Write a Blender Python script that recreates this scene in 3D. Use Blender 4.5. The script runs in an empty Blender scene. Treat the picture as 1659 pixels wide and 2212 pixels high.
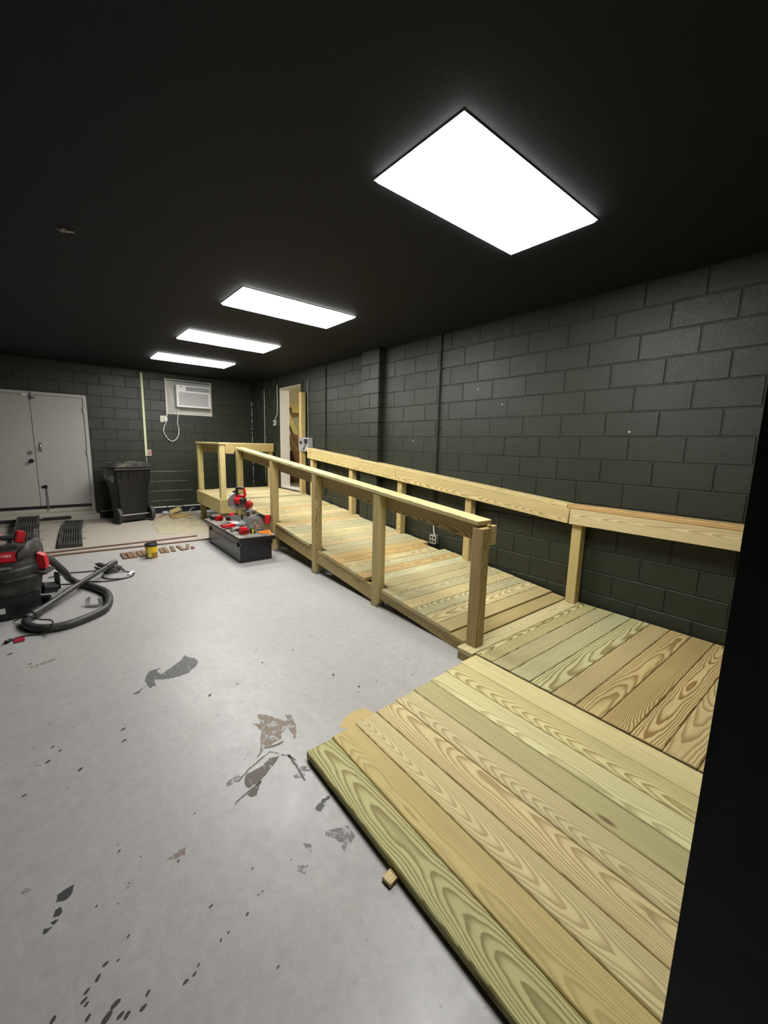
import bpy, bmesh, math, random
from mathutils import Vector, Matrix

random.seed(7)
SC = bpy.context.scene
COL = SC.collection
PI = math.pi

# ---------------------------------------------------------------- camera
def camera():
    yaw, pitch, roll = math.radians(39.6186), math.radians(9.126), math.radians(1.392)
    f = Vector((math.sin(yaw) * math.cos(pitch), math.cos(yaw) * math.cos(pitch), -math.sin(pitch)))
    r = Vector((math.cos(yaw), -math.sin(yaw), 0))
    u = r.cross(f)
    r2 = r * math.cos(roll) + u * math.sin(roll)
    u2 = u * math.cos(roll) - r * math.sin(roll)
    cd = bpy.data.cameras.new('camera')
    cd.sensor_fit = 'HORIZONTAL'
    cd.sensor_width = 36.0
    cd.lens = 36.0 * 888.8 / 1659.0
    cd.clip_start = 0.02
    co = bpy.data.objects.new('camera', cd)
    COL.objects.link(co)
    M = Matrix((r2, u2, -f)).transposed().to_4x4()
    M.translation = (0, 0, 1.5)
    co.matrix_world = M
    SC.camera = co
camera()

# ---------------------------------------------------------------- light and exposure
world = bpy.data.worlds.new('world')
SC.world = world
world.use_nodes = True
world.node_tree.nodes['Background'].inputs[0].default_value = (0.02, 0.02, 0.022, 1)
world.node_tree.nodes['Background'].inputs[1].default_value = 0.2
PANEL_STRENGTH = 31.0
SC.view_settings.view_transform = 'Standard'
SC.view_settings.look = 'None'
SC.view_settings.gamma = 1.0
SC.view_settings.use_curve_mapping = False
SC.view_settings.exposure = 0.0
SC.cycles.use_denoising = True
SC.cycles.max_bounces = 8
SC.cycles.diffuse_bounces = 5
SC.cycles.sample_clamp_indirect = 4.0

# ---------------------------------------------------------------- materials
MATS = {}
class NT:
    """small helper around a node tree"""
    def __init__(s, name):
        s.m = bpy.data.materials.new(name)
        s.m.use_nodes = True
        s.t = s.m.node_tree
        s.b = s.t.nodes['Principled BSDF']
        s.out = s.t.nodes['Material Output']
    def n(s, typ, **kw):
        nd = s.t.nodes.new(typ)
        for k, v in kw.items():
            setattr(nd, k, v)
        return nd
    def l(s, a, b):
        s.t.links.new(a, b)
    def val(s, sock, v):
        if hasattr(v, 'is_output'):
            s.l(v, sock)
        else:
            sock.default_value = v
    def math(s, op, a, b=0.0, c=None, clamp=False):
        nd = s.n('ShaderNodeMath', operation=op)
        nd.use_clamp = clamp
        s.val(nd.inputs[0], a)
        s.val(nd.inputs[1], b)
        if c is not None:
            s.val(nd.inputs[2], c)
        return nd.outputs[0]
    def mix(s, fac, a, b):
        nd = s.n('ShaderNodeMix', data_type='RGBA')
        s.val(nd.inputs[0], fac)
        for k, v in ((6, a), (7, b)):
            if hasattr(v, 'is_output'):
                s.l(v, nd.inputs[k])
            else:
                nd.inputs[k].default_value = (*v, 1) if len(v) == 3 else v
        return nd.outputs[2]
    def noise(s, vec, scale, detail=2.0, rough=0.5, dist=0.0):
        nd = s.n('ShaderNodeTexNoise')
        if vec is not None:
            s.l(vec, nd.inputs['Vector'])
        nd.inputs['Scale'].default_value = scale
        nd.inputs['Detail'].default_value = detail
        nd.inputs['Roughness'].default_value = rough
        nd.inputs['Distortion'].default_value = dist
        return nd.outputs[0]
    def step(s, x, lo, hi):
        nd = s.n('ShaderNodeMapRange', interpolation_type='SMOOTHSTEP')
        s.val(nd.inputs[0], x)
        nd.inputs[1].default_value = lo
        nd.inputs[2].default_value = hi
        return nd.outputs[0]
    def bump(s, h, strength, dist=0.01):
        nd = s.n('ShaderNodeBump')
        nd.inputs['Strength'].default_value = strength
        nd.inputs['Distance'].default_value = dist
        s.l(h, nd.inputs['Height'])
        s.l(nd.outputs[0], s.b.inputs['Normal'])
    def obj(s):
        return s.n('ShaderNodeTexCoord').outputs['Object']
    def scaled(s, vec, sc, off=None):
        nd = s.n('ShaderNodeMapping')
        s.l(vec, nd.inputs[0])
        nd.inputs['Scale'].default_value = sc
        if off is not None:
            s.l(off, nd.inputs['Location'])
        return nd.outputs[0]

def srgb(r, g, b):
    f = lambda c: (c / 255 / 12.92) if c / 255 <= 0.04045 else ((c / 255 + 0.055) / 1.055) ** 2.4
    return (f(r), f(g), f(b))

def plain(name, col, rough=0.5, metal=0.0, var=0.12, scale=25.0, bump=0.0, spec=0.5, dusty=0.0):
    """procedural paint / plastic / metal: base colour with noise mottling"""
    if name in MATS:
        return MATS[name]
    t = NT(name)
    o = t.obj()
    nz = t.noise(o, scale, 4.0, 0.6)
    a = tuple(c * (1 - var) for c in col)
    b = tuple(min(1, c * (1 + var)) for c in col)
    c = t.mix(nz, a, b)
    if dusty:
        nz2 = t.noise(o, 7.0, 5.0, 0.65)
        c = t.mix(t.math('MULTIPLY', t.step(nz2, 0.4, 0.75), dusty), c, (0.42, 0.38, 0.3))
    t.l(c, t.b.inputs['Base Color'])
    t.b.inputs['Roughness'].default_value = rough
    t.b.inputs['Metallic'].default_value = metal
    t.b.inputs['Specular IOR Level'].default_value = spec
    if bump:
        t.bump(nz, bump, 0.004)
    MATS[name] = t.m
    return t.m

def wood_mat(name='treated_pine', freq=135.0, contrast=0.78):
    """sawn pine: growth rings cut lengthwise (grain along local X); the board colour is the object's own colour"""
    if name in MATS:
        return MATS[name]
    t = NT(name)
    o = t.obj()
    info = t.n('ShaderNodeObjectInfo')
    R = info.outputs['Random']
    sep = t.n('ShaderNodeSeparateXYZ')
    t.l(o, sep.inputs[0])
    x, y, z = sep.outputs
    rnd = lambda k: t.math('FRACT', t.math('MULTIPLY', R, k))
    offc = t.n('ShaderNodeCombineXYZ')
    t.l(t.math('MULTIPLY', R, 37.0), offc.inputs[0])
    t.l(t.math('MULTIPLY', rnd(13.7), 11.0), offc.inputs[1])
    off = offc.outputs[0]
    n1 = t.noise(t.scaled(o, (2.2, 9.0, 9.0), off), 1.0, 3.0, 0.55)
    n2 = t.noise(t.scaled(o, (1.3, 1.0, 1.0), off), 1.0, 2.0, 0.5)
    n3 = t.noise(t.scaled(o, (9.0, 40.0, 40.0), off), 1.0, 2.0, 0.5)
    yy = t.math('ADD', t.math('ADD', y, t.math('MULTIPLY', t.math('SUBTRACT', rnd(7.13), 0.5), 0.24)),
                t.math('MULTIPLY', t.math('SUBTRACT', n1, 0.5), 0.035))
    tilt = t.math('MULTIPLY', t.math('SUBTRACT', rnd(29.3), 0.5), 0.15)
    zz = t.math('ADD', t.math('ADD', z, t.math('MULTIPLY_ADD', rnd(3.77), 0.075, 0.035)), t.math('MULTIPLY', x, tilt))
    zz = t.math('ADD', zz, t.math('MULTIPLY', t.math('SUBTRACT', n2, 0.5), 0.05))
    r = t.math('SQRT', t.math('ADD', t.math('MULTIPLY', yy, yy), t.math('MULTIPLY', zz, zz)))
    fr = t.math('MULTIPLY_ADD', rnd(5.9), freq * 1.1, freq * 0.9)
    ring = t.math('ADD', t.math('MULTIPLY', r, fr), t.math('MULTIPLY', n3, 0.55))
    f = t.math('FRACT', ring)
    late = t.math('MULTIPLY', t.step(f, 0.30, 0.86), t.math('SUBTRACT', 1.0, t.step(f, 0.9, 1.0)))
    streak = t.noise(t.scaled(o, (1.6, 95.0, 95.0), off), 1.0, 3.0, 0.6)
    blot = t.noise(t.scaled(o, (2.0, 9.0, 9.0), off), 1.0, 3.0, 0.6)
    base = info.outputs['Color']
    # late wood: darker and browner than the board's own colour
    mul = t.n('ShaderNodeMix', data_type='RGBA', blend_type='MULTIPLY')
    mul.inputs[0].default_value = 1.0
    t.l(base, mul.inputs[6])
    mul.inputs[7].default_value = (0.44, 0.355, 0.24, 1)
    str_ = t.math('MULTIPLY', t.math('MULTIPLY_ADD', rnd(41.0), 0.7, 0.5), contrast)
    c = t.mix(t.math('MULTIPLY', late, str_), base, mul.outputs[2])
    hi = t.n('ShaderNodeMix', data_type='RGBA', blend_type='MULTIPLY')
    hi.inputs[0].default_value = 1.0
    t.l(c, hi.inputs[6])
    g = t.math('ADD', t.math('MULTIPLY_ADD', streak, 0.48, 0.64), t.math('MULTIPLY', blot, 0.24))
    cg = t.n('ShaderNodeCombineColor')
    for i in range(3):
        t.l(g, cg.inputs[i])
    t.l(cg.outputs[0], hi.inputs[7])
    # knots
    vor = t.n('ShaderNodeTexVoronoi', feature='F1')
    t.l(t.scaled(o, (2.4, 8.5, 8.5), off), vor.inputs['Vector'])
    vor.inputs['Scale'].default_value = 1.0
    vs = t.n('ShaderNodeSeparateColor')
    t.l(vor.outputs['Color'], vs.inputs[0])
    knot = t.math('MULTIPLY', t.math('SUBTRACT', 1.0, t.step(vor.outputs['Distance'], 0.05, 0.13)), t.math('GREATER_THAN', vs.outputs[0], 0.74))
    c2 = t.mix(t.math('MULTIPLY', knot, 0.8), hi.outputs[2], srgb(96, 66, 38))
    t.l(c2, t.b.inputs['Base Color'])
    t.b.inputs['Roughness'].default_value = 0.62
    t.b.inputs['Specular IOR Level'].default_value = 0.3
    t.bump(t.math('ADD', late, t.math('MULTIPLY', streak, 0.7)), 0.18, 0.002)
    MATS[name] = t.m
    return t.m

def block_mat(name='green_block_paint', col=(0.0215, 0.0262, 0.0158), rough=0.44, bump=0.6):
    if name in MATS:
        return MATS[name]
    t = NT(name)
    geo = t.n('ShaderNodeNewGeometry').outputs['Position']
    info = t.n('ShaderNodeObjectInfo')
    n1 = t.noise(geo, 1.3, 3.0, 0.6)
    n2 = t.noise(geo, 48.0, 8.0, 0.72)
    n3 = t.noise(geo, 14.0, 5.0, 0.75)
    c = t.mix(n1, tuple(v * 0.8 for v in col), tuple(v * 1.25 for v in col))
    c = t.mix(t.math('MULTIPLY', t.step(n3, 0.62, 0.75), 0.25), c, (0.045, 0.05, 0.042))
    t.l(c, t.b.inputs['Base Color'])
    t.l(t.math('ADD', t.math('MULTIPLY_ADD', n3, 0.34, rough - 0.20), t.math('MULTIPLY', info.outputs['Random'], 0.08)), t.b.inputs['Roughness'])
    t.b.inputs['Specular IOR Level'].default_value = 0.5
    pit = t.step(t.noise(geo, 75.0, 3.0, 0.6), 0.27, 0.40)
    h = t.math('ADD', t.math('MULTIPLY', n2, 0.8), t.math('MULTIPLY', pit, 0.3))
    t.bump(h, bump, 0.006)
    MATS[name] = t.m
    return t.m

def floor_mat():
    t = NT('painted_concrete')
    geo = t.n('ShaderNodeNewGeometry').outputs['Position']
    sep = t.n('ShaderNodeSeparateXYZ')
    t.l(geo, sep.inputs[0])
    n1 = t.noise(geo, 0.9, 4.0, 0.6, 0.4)
    n2 = t.noise(geo, 6.0, 6.0, 0.7, 0.6)
    n3 = t.noise(geo, 140.0, 2.0, 0.5)
    n4 = t.noise(t.scaled(geo, (5.0, 1.2, 1.0)), 2.2, 5.0, 0.7, 1.0)
    c = t.mix(n1, srgb(162, 160, 158), srgb(189, 187, 184))
    c = t.mix(t.math('MULTIPLY', t.step(n2, 0.5, 0.8), 0.30), c, srgb(142, 140, 137))
    c = t.mix(t.math('MULTIPLY', t.step(n4, 0.52, 0.7), 0.22), c, srgb(202, 199, 193))
    n5 = t.noise(geo, 22.0, 8.0, 0.75, 0.3)
    c = t.mix(t.math('MULTIPLY', t.step(n5, 0.35, 0.7), 0.30), c, srgb(136, 133, 130))
    wsc = t.step(t.noise(t.scaled(geo, (60.0, 14.0, 1.0)), 1.0, 4.0, 0.8, 1.2), 0.66, 0.74)
    c = t.mix(t.math('MULTIPLY', t.math('MULTIPLY', wsc, t.step(n1, 0.4, 0.6)), 0.4), c, srgb(214, 212, 206))
    # small scuffs
    sc = t.step(t.noise(t.scaled(geo, (18.0, 34.0, 1.0)), 1.0, 3.0, 0.75, 0.5), 0.675, 0.73)
    c = t.mix(t.math('MULTIPLY', sc, 0.5), c, srgb(95, 93, 92))
    # bare concrete beyond the painted part, dusty and browner
    edge = t.math('ADD', sep.outputs[1], t.math('MULTIPLY', t.math('SUBTRACT', n2, 0.5), 1.0))
    bare = t.step(edge, 6.25, 6.9)
    cb = t.mix(n2, srgb(150, 143, 131), srgb(186, 179, 165))
    c = t.mix(bare, c, cb)
    t.l(c, t.b.inputs['Base Color'])
    rgh = t.math('ADD', t.math('MULTIPLY_ADD', n2, 0.26, 0.26), t.math('MULTIPLY', bare, 0.3))
    t.l(rgh, t.b.inputs['Roughness'])
    t.b.inputs['Specular IOR Level'].default_value = 0.45
    t.bump(t.math('ADD', t.math('MULTIPLY', n3, 0.3), n2), 0.12, 0.006)
    return t.m

def stain_mat(name, col, cover=0.75, rough=0.6, stretch=(40.0, 12.0, 1.0), angle=0.6):
    """dried paint, glue or dirt lying on the floor: thin, streaked, partly worn away"""
    t = NT(name)
    geo = t.n('ShaderNodeNewGeometry').outputs['Position']
    mp = t.n('ShaderNodeMapping')
    t.l(geo, mp.inputs[0])
    mp.inputs['Rotation'].default_value = (0, 0, angle)
    mp.inputs['Scale'].default_value = stretch
    nz = t.noise(mp.outputs[0], 1.0, 4.0, 0.7)
    a = t.step(nz, 0.62 - cover * 0.45, 0.78 - cover * 0.35)
    t.l(t.mix(nz, tuple(c * 0.8 for c in col), tuple(min(1, c * 1.3) for c in col)), t.b.inputs['Base Color'])
    t.b.inputs['Roughness'].default_value = rough
    tr = t.n('ShaderNodeBsdfTransparent')
    mx = t.n('ShaderNodeMixShader')
    t.l(t.math('MULTIPLY', a, min(1.0, cover + 0.15)), mx.inputs[0])
    t.l(tr.outputs[0], mx.inputs[1])
    t.l(t.b.outputs[0], mx.inputs[2])
    t.l(mx.outputs[0], t.out.inputs[0])
    return t.m

def emit_mat(name, col, strength):
    t = NT(name)
    t.b.inputs['Base Color'].default_value = (0.8, 0.8, 0.8, 1)
    t.b.inputs['Emission Color'].default_value = (*col, 1)
    t.b.inputs['Emission Strength'].default_value = strength
    return t.m

# ---------------------------------------------------------------- mesh helpers
def link(o):
    COL.objects.link(o)
    return o

def mesh_obj(name, me, mat=None, parent=None):
    o = bpy.data.objects.new(name, me)
    link(o)
    if mat is not None and not me.materials:
        me.materials.append(mat)
    if parent is not None:
        o.parent = parent
    return o

def obj(name, bm, mat, parent=None, smooth=False, bevel=0.0, label=None):
    if bevel:
        bmesh.ops.bevel(bm, geom=[e for e in bm.edges if e.is_manifold and e.calc_face_angle(0) > 0.6], offset=bevel, segments=2, affect='EDGES', clamp_overlap=True)
    bmesh.ops.recalc_face_normals(bm, faces=bm.faces)
    me = bpy.data.meshes.new(name)
    bm.to_mesh(me)
    bm.free()
    if smooth:
        for p in me.polygons:
            p.use_smooth = True
        if hasattr(me, 'set_sharp_from_angle'):
            me.set_sharp_from_angle(angle=math.radians(38))
    o = mesh_obj(name, me, mat, parent)
    if label:
        o['label'] = label
    return o

def tag(o, label, cat, group=None, kind=None):
    o['label'] = label
    o['category'] = cat
    if group:
        o['group'] = group
    if kind:
        o['kind'] = kind
    return o

def struct(o, label=None):
    o['kind'] = 'structure'
    if label:
        o['label'] = label
    return o

def thing(name, label, cat, loc=(0, 0, 0), rotz=0.0, group=None):
    o = bpy.data.objects.new(name, None)
    o.empty_display_size = 0.05
    link(o)
    o.location = loc
    o.rotation_euler = (0, 0, rotz)
    return tag(o, label, cat, group)

def B():
    return bmesh.new()

def box(bm, c, s, rot=None):
    M = Matrix.Translation(c)
    if rot is not None:
        M = M @ (rot.to_4x4() if isinstance(rot, Matrix) else Matrix.Rotation(rot, 4, 'Z'))
    M = M @ Matrix.Diagonal((*s, 1))
    bmesh.ops.create_cube(bm, size=1.0, matrix=M)
    return bm

def b2(bm, x0, x1, y0, y1, z0, z1):
    return box(bm, ((x0 + x1) / 2, (y0 + y1) / 2, (z0 + z1) / 2), (abs(x1 - x0), abs(y1 - y0), abs(z1 - z0)))

def axis_rot(d):
    d = Vector(d).normalized()
    return d.to_track_quat('Z', 'Y').to_matrix().to_4x4()

def cyl(bm, p0, p1, r0, r1=None, seg=16):
    p0, p1 = Vector(p0), Vector(p1)
    d = p1 - p0
    M = Matrix.Translation((p0 + p1) / 2) @ axis_rot(d)
    bmesh.ops.create_cone(bm, cap_ends=True, segments=seg, radius1=r0, radius2=r0 if r1 is None else r1, depth=d.length, matrix=M)
    return bm

def lathe(bm, prof, c=(0, 0, 0), seg=28, M=None):
    """profile [(r, z)...] turned about z"""
    M = M or Matrix.Translation(c)
    rows = []
    for r, z in prof:
        if r < 1e-6:
            rows.append([bm.verts.new(M @ Vector((0, 0, z)))])
        else:
            rows.append([bm.verts.new(M @ Vector((r * math.cos(2 * PI * k / seg), r * math.sin(2 * PI * k / seg), z))) for k in range(seg)])
    for a, b in zip(rows, rows[1:]):
        for k in range(seg):
            k2 = (k + 1) % seg
            if len(a) == 1 and len(b) == 1:
                continue
            if len(a) == 1:
                bm.faces.new((a[0], b[k], b[k2]))
            elif len(b) == 1:
                bm.faces.new((a[k], a[k2], b[0]))
            else:
                bm.faces.new((a[k], a[k2], b[k2], b[k]))
    for row in (rows[0], rows[-1]):
        if len(row) > 2:
            try:
                bm.faces.new(row)
            except ValueError:
                pass
    return bm

def catmull(pts, n=6):
    P = [Vector(p) for p in pts]
    P = [P[0] * 2 - P[1]] + P + [P[-1] * 2 - P[-2]]
    out = []
    for i in range(1, len(P) - 2):
        a, b, c, d = P[i - 1:i + 3]
        for k in range(n):
            s = k / n
            out.append(0.5 * ((2 * b) + (c - a) * s + (2 * a - 5 * b + 4 * c - d) * s * s + (3 * b - a - 3 * c + d) * s ** 3))
    out.append(P[-2])
    return out

def tube(bm, pts, r, seg=8, n=6, smooth=True):
    """round tube along points; r may be a number or a list per point"""
    Q = catmull(pts, n) if smooth and n > 1 else [Vector(p) for p in pts]
    m = len(Q)
    prev = None
    rows = []
    nrm = None
    for i, p in enumerate(Q):
        d = (Q[min(i + 1, m - 1)] - Q[max(i - 1, 0)])
        if d.length < 1e-9:
            d = Vector((0, 0, 1))
        d.normalize()
        if nrm is None:
            up = Vector((0, 0, 1)) if abs(d.z) < 0.9 else Vector((1, 0, 0))
            nrm = d.cross(up).normalized()
        else:
            nrm = (nrm - d * nrm.dot(d))
            nrm.normalize()
        bi = d.cross(nrm)
        rr = r if not isinstance(r, (list, tuple)) else r[min(int(i / max(1, m - 1) * (len(r) - 1) + 0.5), len(r) - 1)]
        rows.append([bm.verts.new(p + (nrm * math.cos(2 * PI * k / seg) + bi * math.sin(2 * PI * k / seg)) * rr) for k in range(seg)])
    for a, b in zip(rows, rows[1:]):
        for k in range(seg):
            bm.faces.new((a[k], a[(k + 1) % seg], b[(k + 1) % seg], b[k]))
    bm.faces.new(rows[0])
    bm.faces.new(rows[-1])
    return bm

def prism(bm, poly, z0, z1, M=None):
    """polygon in xy extruded along z, then placed with M"""
    M = M or Matrix.Identity(4)
    lo = [bm.verts.new(M @ Vector((x, y, z0))) for x, y in poly]
    hi = [bm.verts.new(M @ Vector((x, y, z1))) for x, y in poly]
    n = len(poly)
    bm.faces.new(list(reversed(lo)))
    bm.faces.new(hi)
    for k in range(n):
        bm.faces.new((lo[k], lo[(k + 1) % n], hi[(k + 1) % n], hi[k]))
    return bm

def loft(bm, sections):
    """list of closed loops (equal length) skinned together, capped"""
    rows = [[bm.verts.new(p) for p in s] for s in sections]
    n = len(rows[0])
    for a, b in zip(rows, rows[1:]):
        for k in range(n):
            bm.faces.new((a[k], a[(k + 1) % n], b[(k + 1) % n], b[k]))
    bm.faces.new(list(reversed(rows[0])))
    bm.faces.new(rows[-1])
    return bm

def rrect(x0, x1, y0, y1, z, r, n=4):
    out = []
    for cx, cy, a0 in ((x1 - r, y1 - r, 0), (x0 + r, y1 - r, 90), (x0 + r, y0 + r, 180), (x1 - r, y0 + r, 270)):
        for k in range(n + 1):
            a = math.radians(a0 + 90 * k / n)
            out.append(Vector((cx + r * math.cos(a), cy + r * math.sin(a), z)))
    return out

XZ = Matrix(((1, 0, 0, 0), (0, 0, -1, 0), (0, 1, 0, 0), (0, 0, 0, 1)))      # polygon xy -> xz, extruded along -y
YZ = Matrix(((0, 0, 1, 0), (1, 0, 0, 0), (0, 1, 0, 0), (0, 0, 0, 1)))       # polygon xy -> yz, extruded along x

def text(name, s, size, mat, parent, M, depth=0.0005):
    cu = bpy.data.curves.new('lettering', 'FONT')
    cu.body = s
    cu.size = size
    cu.extrude = depth
    cu.align_x = 'CENTER'
    cu.align_y = 'CENTER'
    cu.resolution_u = 3
    tmp = bpy.data.objects.new('lettering', cu)
    link(tmp)
    dg = bpy.context.evaluated_depsgraph_get()
    me = bpy.data.meshes.new_from_object(tmp.evaluated_get(dg))
    bpy.data.objects.remove(tmp)
    o = mesh_obj(name, me, mat, parent)
    o.matrix_local = M
    return o

# -------- lumber: a box with eased edges, long axis = local X
_PL = {}
def plank_mesh(L, W, T, bev=0.004):
    k = (round(L, 3), round(W, 4), round(T, 4), bev)
    if k not in _PL:
        bm = B()
        box(bm, (0, 0, 0), (L, W, T))
        bmesh.ops.bevel(bm, geom=[e for e in bm.edges], offset=bev, segments=1, affect='EDGES')
        me = bpy.data.meshes.new('lumber')
        bm.to_mesh(me)
        bm.free()
        me.materials.append(wood_mat())
        _PL[k] = me
    return _PL[k]

TINTS = [srgb(220, 207, 156), srgb(213, 202, 152), srgb(206, 196, 146), srgb(224, 213, 170), srgb(205, 198, 154), srgb(216, 200, 146), srgb(210, 205, 162), srgb(222, 205, 156)]
GREENISH = [srgb(200, 200, 142), srgb(190, 194, 138), srgb(206, 200, 146), srgb(196, 192, 134)]
ORANGE = [srgb(212, 182, 122), srgb(214, 188, 130)]

def bold(o):
    o.material_slots[0].link = 'OBJECT'
    o.material_slots[0].material = wood_mat('treated_pine_bold', 105.0, 1.25)
    return o

def plank(name, c, xdir, zdir, L, W, T, parent, tint=None, bev=0.004, mesh=None):
    """lumber centred at c (parent space), length along xdir, thickness along zdir"""
    me = mesh or plank_mesh(L, W, T, bev)
    o = bpy.data.objects.new(name, me)
    link(o)
    o.parent = parent
    X = Vector(xdir).normalized()
    Z = Vector(zdir)
    Z = (Z - X * Z.dot(X)).normalized()
    Y = Z.cross(X)
    M = Matrix((X, Y, Z)).transposed().to_4x4()
    M.translation = c
    o.matrix_local = M
    col = tint or random.choice(TINTS)
    j = random.uniform(0.93, 1.05)
    o.color = (col[0] * j, col[1] * j, col[2] * j, 1)
    return o
# ---------------------------------------------------------------- the room
XR, YF, ZC = 3.825, 9.5, 2.845            # right wall face, far wall face, ceiling
XL_ROOM, YB = -2.6, -3.0
BH, BW = 0.2032, 0.4064
GREEN = block_mat()
MORTAR = block_mat('green_mortar_paint', (0.019, 0.023, 0.017), 0.55, 0.3)

bm = B()
b2(bm, XL_ROOM - 0.2, 6.4, YB - 0.2, YF + 0.2, -0.12, 0.0)
FLOOR = struct(obj('floor', bm, floor_mat()), 'grey painted concrete floor with scuffs and stains')

bm = B()
b2(bm, XL_ROOM - 0.2, XR + 0.2, YB - 0.2, YF + 0.2, ZC, ZC + 0.1)
CEIL = struct(obj('ceiling', bm, plain('ceiling_black', (0.0046, 0.0052, 0.0102), 0.75, var=0.2, scale=60, bump=0.15, spec=0.35)), 'matt black ceiling')

# blocks: shared mesh for equal sizes, front face at local +z, size w (local x) by h (local y)
_BL = {}
def block_mesh(w, h, mat):
    k = (round(w, 3), round(h, 3), mat.name)
    if k not in _BL:
        j, d, e = 0.004, 0.009, 0.0045
        x, y = w / 2 - j, h / 2 - j
        o1 = [(-x, -y, -d), (x, -y, -d), (x, y, -d), (-x, y, -d)]
        o2 = [(-x, -y, -e), (x, -y, -e), (x, y, -e), (-x, y, -e)]
        o3 = [(-x + e, -y + e, 0), (x - e, -y + e, 0), (x - e, y - e, 0), (-x + e, y - e, 0)]
        vs = o1 + o2 + o3
        fs = [(8, 9, 10, 11)]
        for a in (0, 4):
            for q in range(4):
                q2 = (q + 1) % 4
                fs.append((a + q, a + q2, a + 4 + q2, a + 4 + q))
        me = bpy.data.meshes.new('block')
        me.from_pydata(vs, [], fs)
        me.materials.append(mat)
        _BL[k] = me
    return _BL[k]

def block_wall(parent, origin, udir, normal, u0, u1, z0, rows, joint0, openings, skip=None, mat=None):
    """running-bond blocks on a wall plane. u runs along udir; rows count up from z0"""
    U, N = Vector(udir), Vector(normal)
    mat = mat or GREEN
    Zv = Vector((0, 0, 1))
    R = Matrix((U, Zv, N)).transposed().to_4x4() if U.cross(Zv).dot(N) > 0 else Matrix((-U, Zv, N)).transposed().to_4x4()
    for r in range(rows):
        za, zb = z0 + r * BH, min(z0 + (r + 1) * BH, ZC)
        if za < 0:
            za = 0.0
        if zb - za < 0.03:
            continue
        j = joint0 + (0 if r % 2 else BW / 2)
        k = math.floor((u0 - j) / BW)
        while True:
            a, b = j + k * BW, j + (k + 1) * BW
            k += 1
            if a >= u1:
                break
            a, b = max(a, u0), min(b, u1)
            segs = [(a, b)]
            for (oa, ob, oz0, oz1) in openings:
                if zb > oz0 + 0.03 and za < oz1 - 0.03:
                    ns = []
                    for (p, q) in segs:
                        if q <= oa or p >= ob:
                            ns.append((p, q))
                        else:
                            if p < oa:
                                ns.append((p, oa))
                            if q > ob:
                                ns.append((ob, q))
                    segs = ns
            for (p, q) in segs:
                if q - p < 0.035 or (skip and skip((p + q) / 2, (za + zb) / 2)):
                    continue
                o = bpy.data.objects.new('block', block_mesh(q - p, zb - za, mat))
                link(o)
                o.parent = parent
                M = R.copy()
                M.translation = Vector(origin) + U * ((p + q) / 2) + Zv * ((za + zb) / 2) + N * random.uniform(-0.0012, 0.0012)
                o.matrix_local = M

# right wall: doorway at y 7.17 .. 8.03, z .. 2.60
DY0, DY1, DZ0, DZ1 = 7.13, 8.03, 0.59, 2.60
bm = B()
xa, xb = XR + 0.005, XR + 0.195
b2(bm, xa, xb, 0.0, DY0, 0, ZC)
b2(bm, xa, xb, DY1, YF + 0.2, 0, ZC)
b2(bm, xa, xb, DY0, DY1, DZ1, ZC)
b2(bm, xa, xb, DY0, DY1, 0, DZ0)
WR = struct(obj('wall_right', bm, MORTAR), 'dark green painted concrete block wall behind the ramp')
def skip_right(y, z):
    if z < 0.2:
        return y > 2.6
    if z < 0.4:
        return y > 5.2 and y < 8.4
    return z < 0.6 and 6.9 < y < 8.4
block_wall(WR, (XR, 0, 0), (0, 1, 0), (-1, 0, 0), 0.13, YF, 0.0, 14, 1.002, [(DY0, DY1, 0.4, DZ1 + 0.08), (4.69, 5.10, -1, 9)], skip_right)

# pilaster on the right wall
bm = B()
b2(bm, 3.735, XR + 0.005, 4.70, 5.09, 0, ZC)
PW = struct(obj('wall_pilaster', bm, MORTAR), 'block pilaster standing out of the green wall')
for r in range(14):
    za, zb = r * BH, min((r + 1) * BH, ZC)
    if zb < 0.35:
        continue
    parts = [(4.69, 5.10)] if r % 2 else [(4.69, 4.893), (4.893, 5.10)]
    for p, q in parts:
        o = mesh_obj('block', block_mesh(q - p, zb - za, GREEN), None, PW)
        R = Matrix((Vector((0, -1, 0)), Vector((0, 0, 1)), Vector((-1, 0, 0)))).transposed().to_4x4()
        R.translation = (3.725, (p + q) / 2, (za + zb) / 2)
        o.matrix_local = R
    o = mesh_obj('block', block_mesh(0.10, zb - za, GREEN), None, PW)
    R = Matrix((Vector((1, 0, 0)), Vector((0, 0, 1)), Vector((0, -1, 0)))).transposed().to_4x4()
    R.translation = (3.778, 4.69, (za + zb) / 2)
    o.matrix_local = R

# far wall, with the double door and the window opening of the air conditioner
bm = B()
ya, yb = YF + 0.005, YF + 0.195
b2(bm, XL_ROOM - 0.2, -0.90, ya, yb, 0, ZC)
b2(bm, -0.90, 0.69, ya, yb, 2.275, ZC)
b2(bm, 0.69, 2.04, ya, yb, 0, ZC)
b2(bm, 2.04, 2.925, ya, yb, 0, 2.045)
b2(bm, 2.04, 2.925, ya, yb, 2.735, ZC)
b2(bm, 2.925, XR + 0.2, ya, yb, 0, ZC)
WF = struct(obj('wall_back', bm, MORTAR), 'dark green painted block wall with the double door')
block_wall(WF, (0, YF, 0), (1, 0, 0), (0, -1, 0), -2.0, XR, 0.06 - BH, 15, 0.93, [(-0.90, 0.69, -1, 2.28), (2.04, 2.925, 2.05, 2.73)], lambda x, z: z < 0.14)
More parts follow.
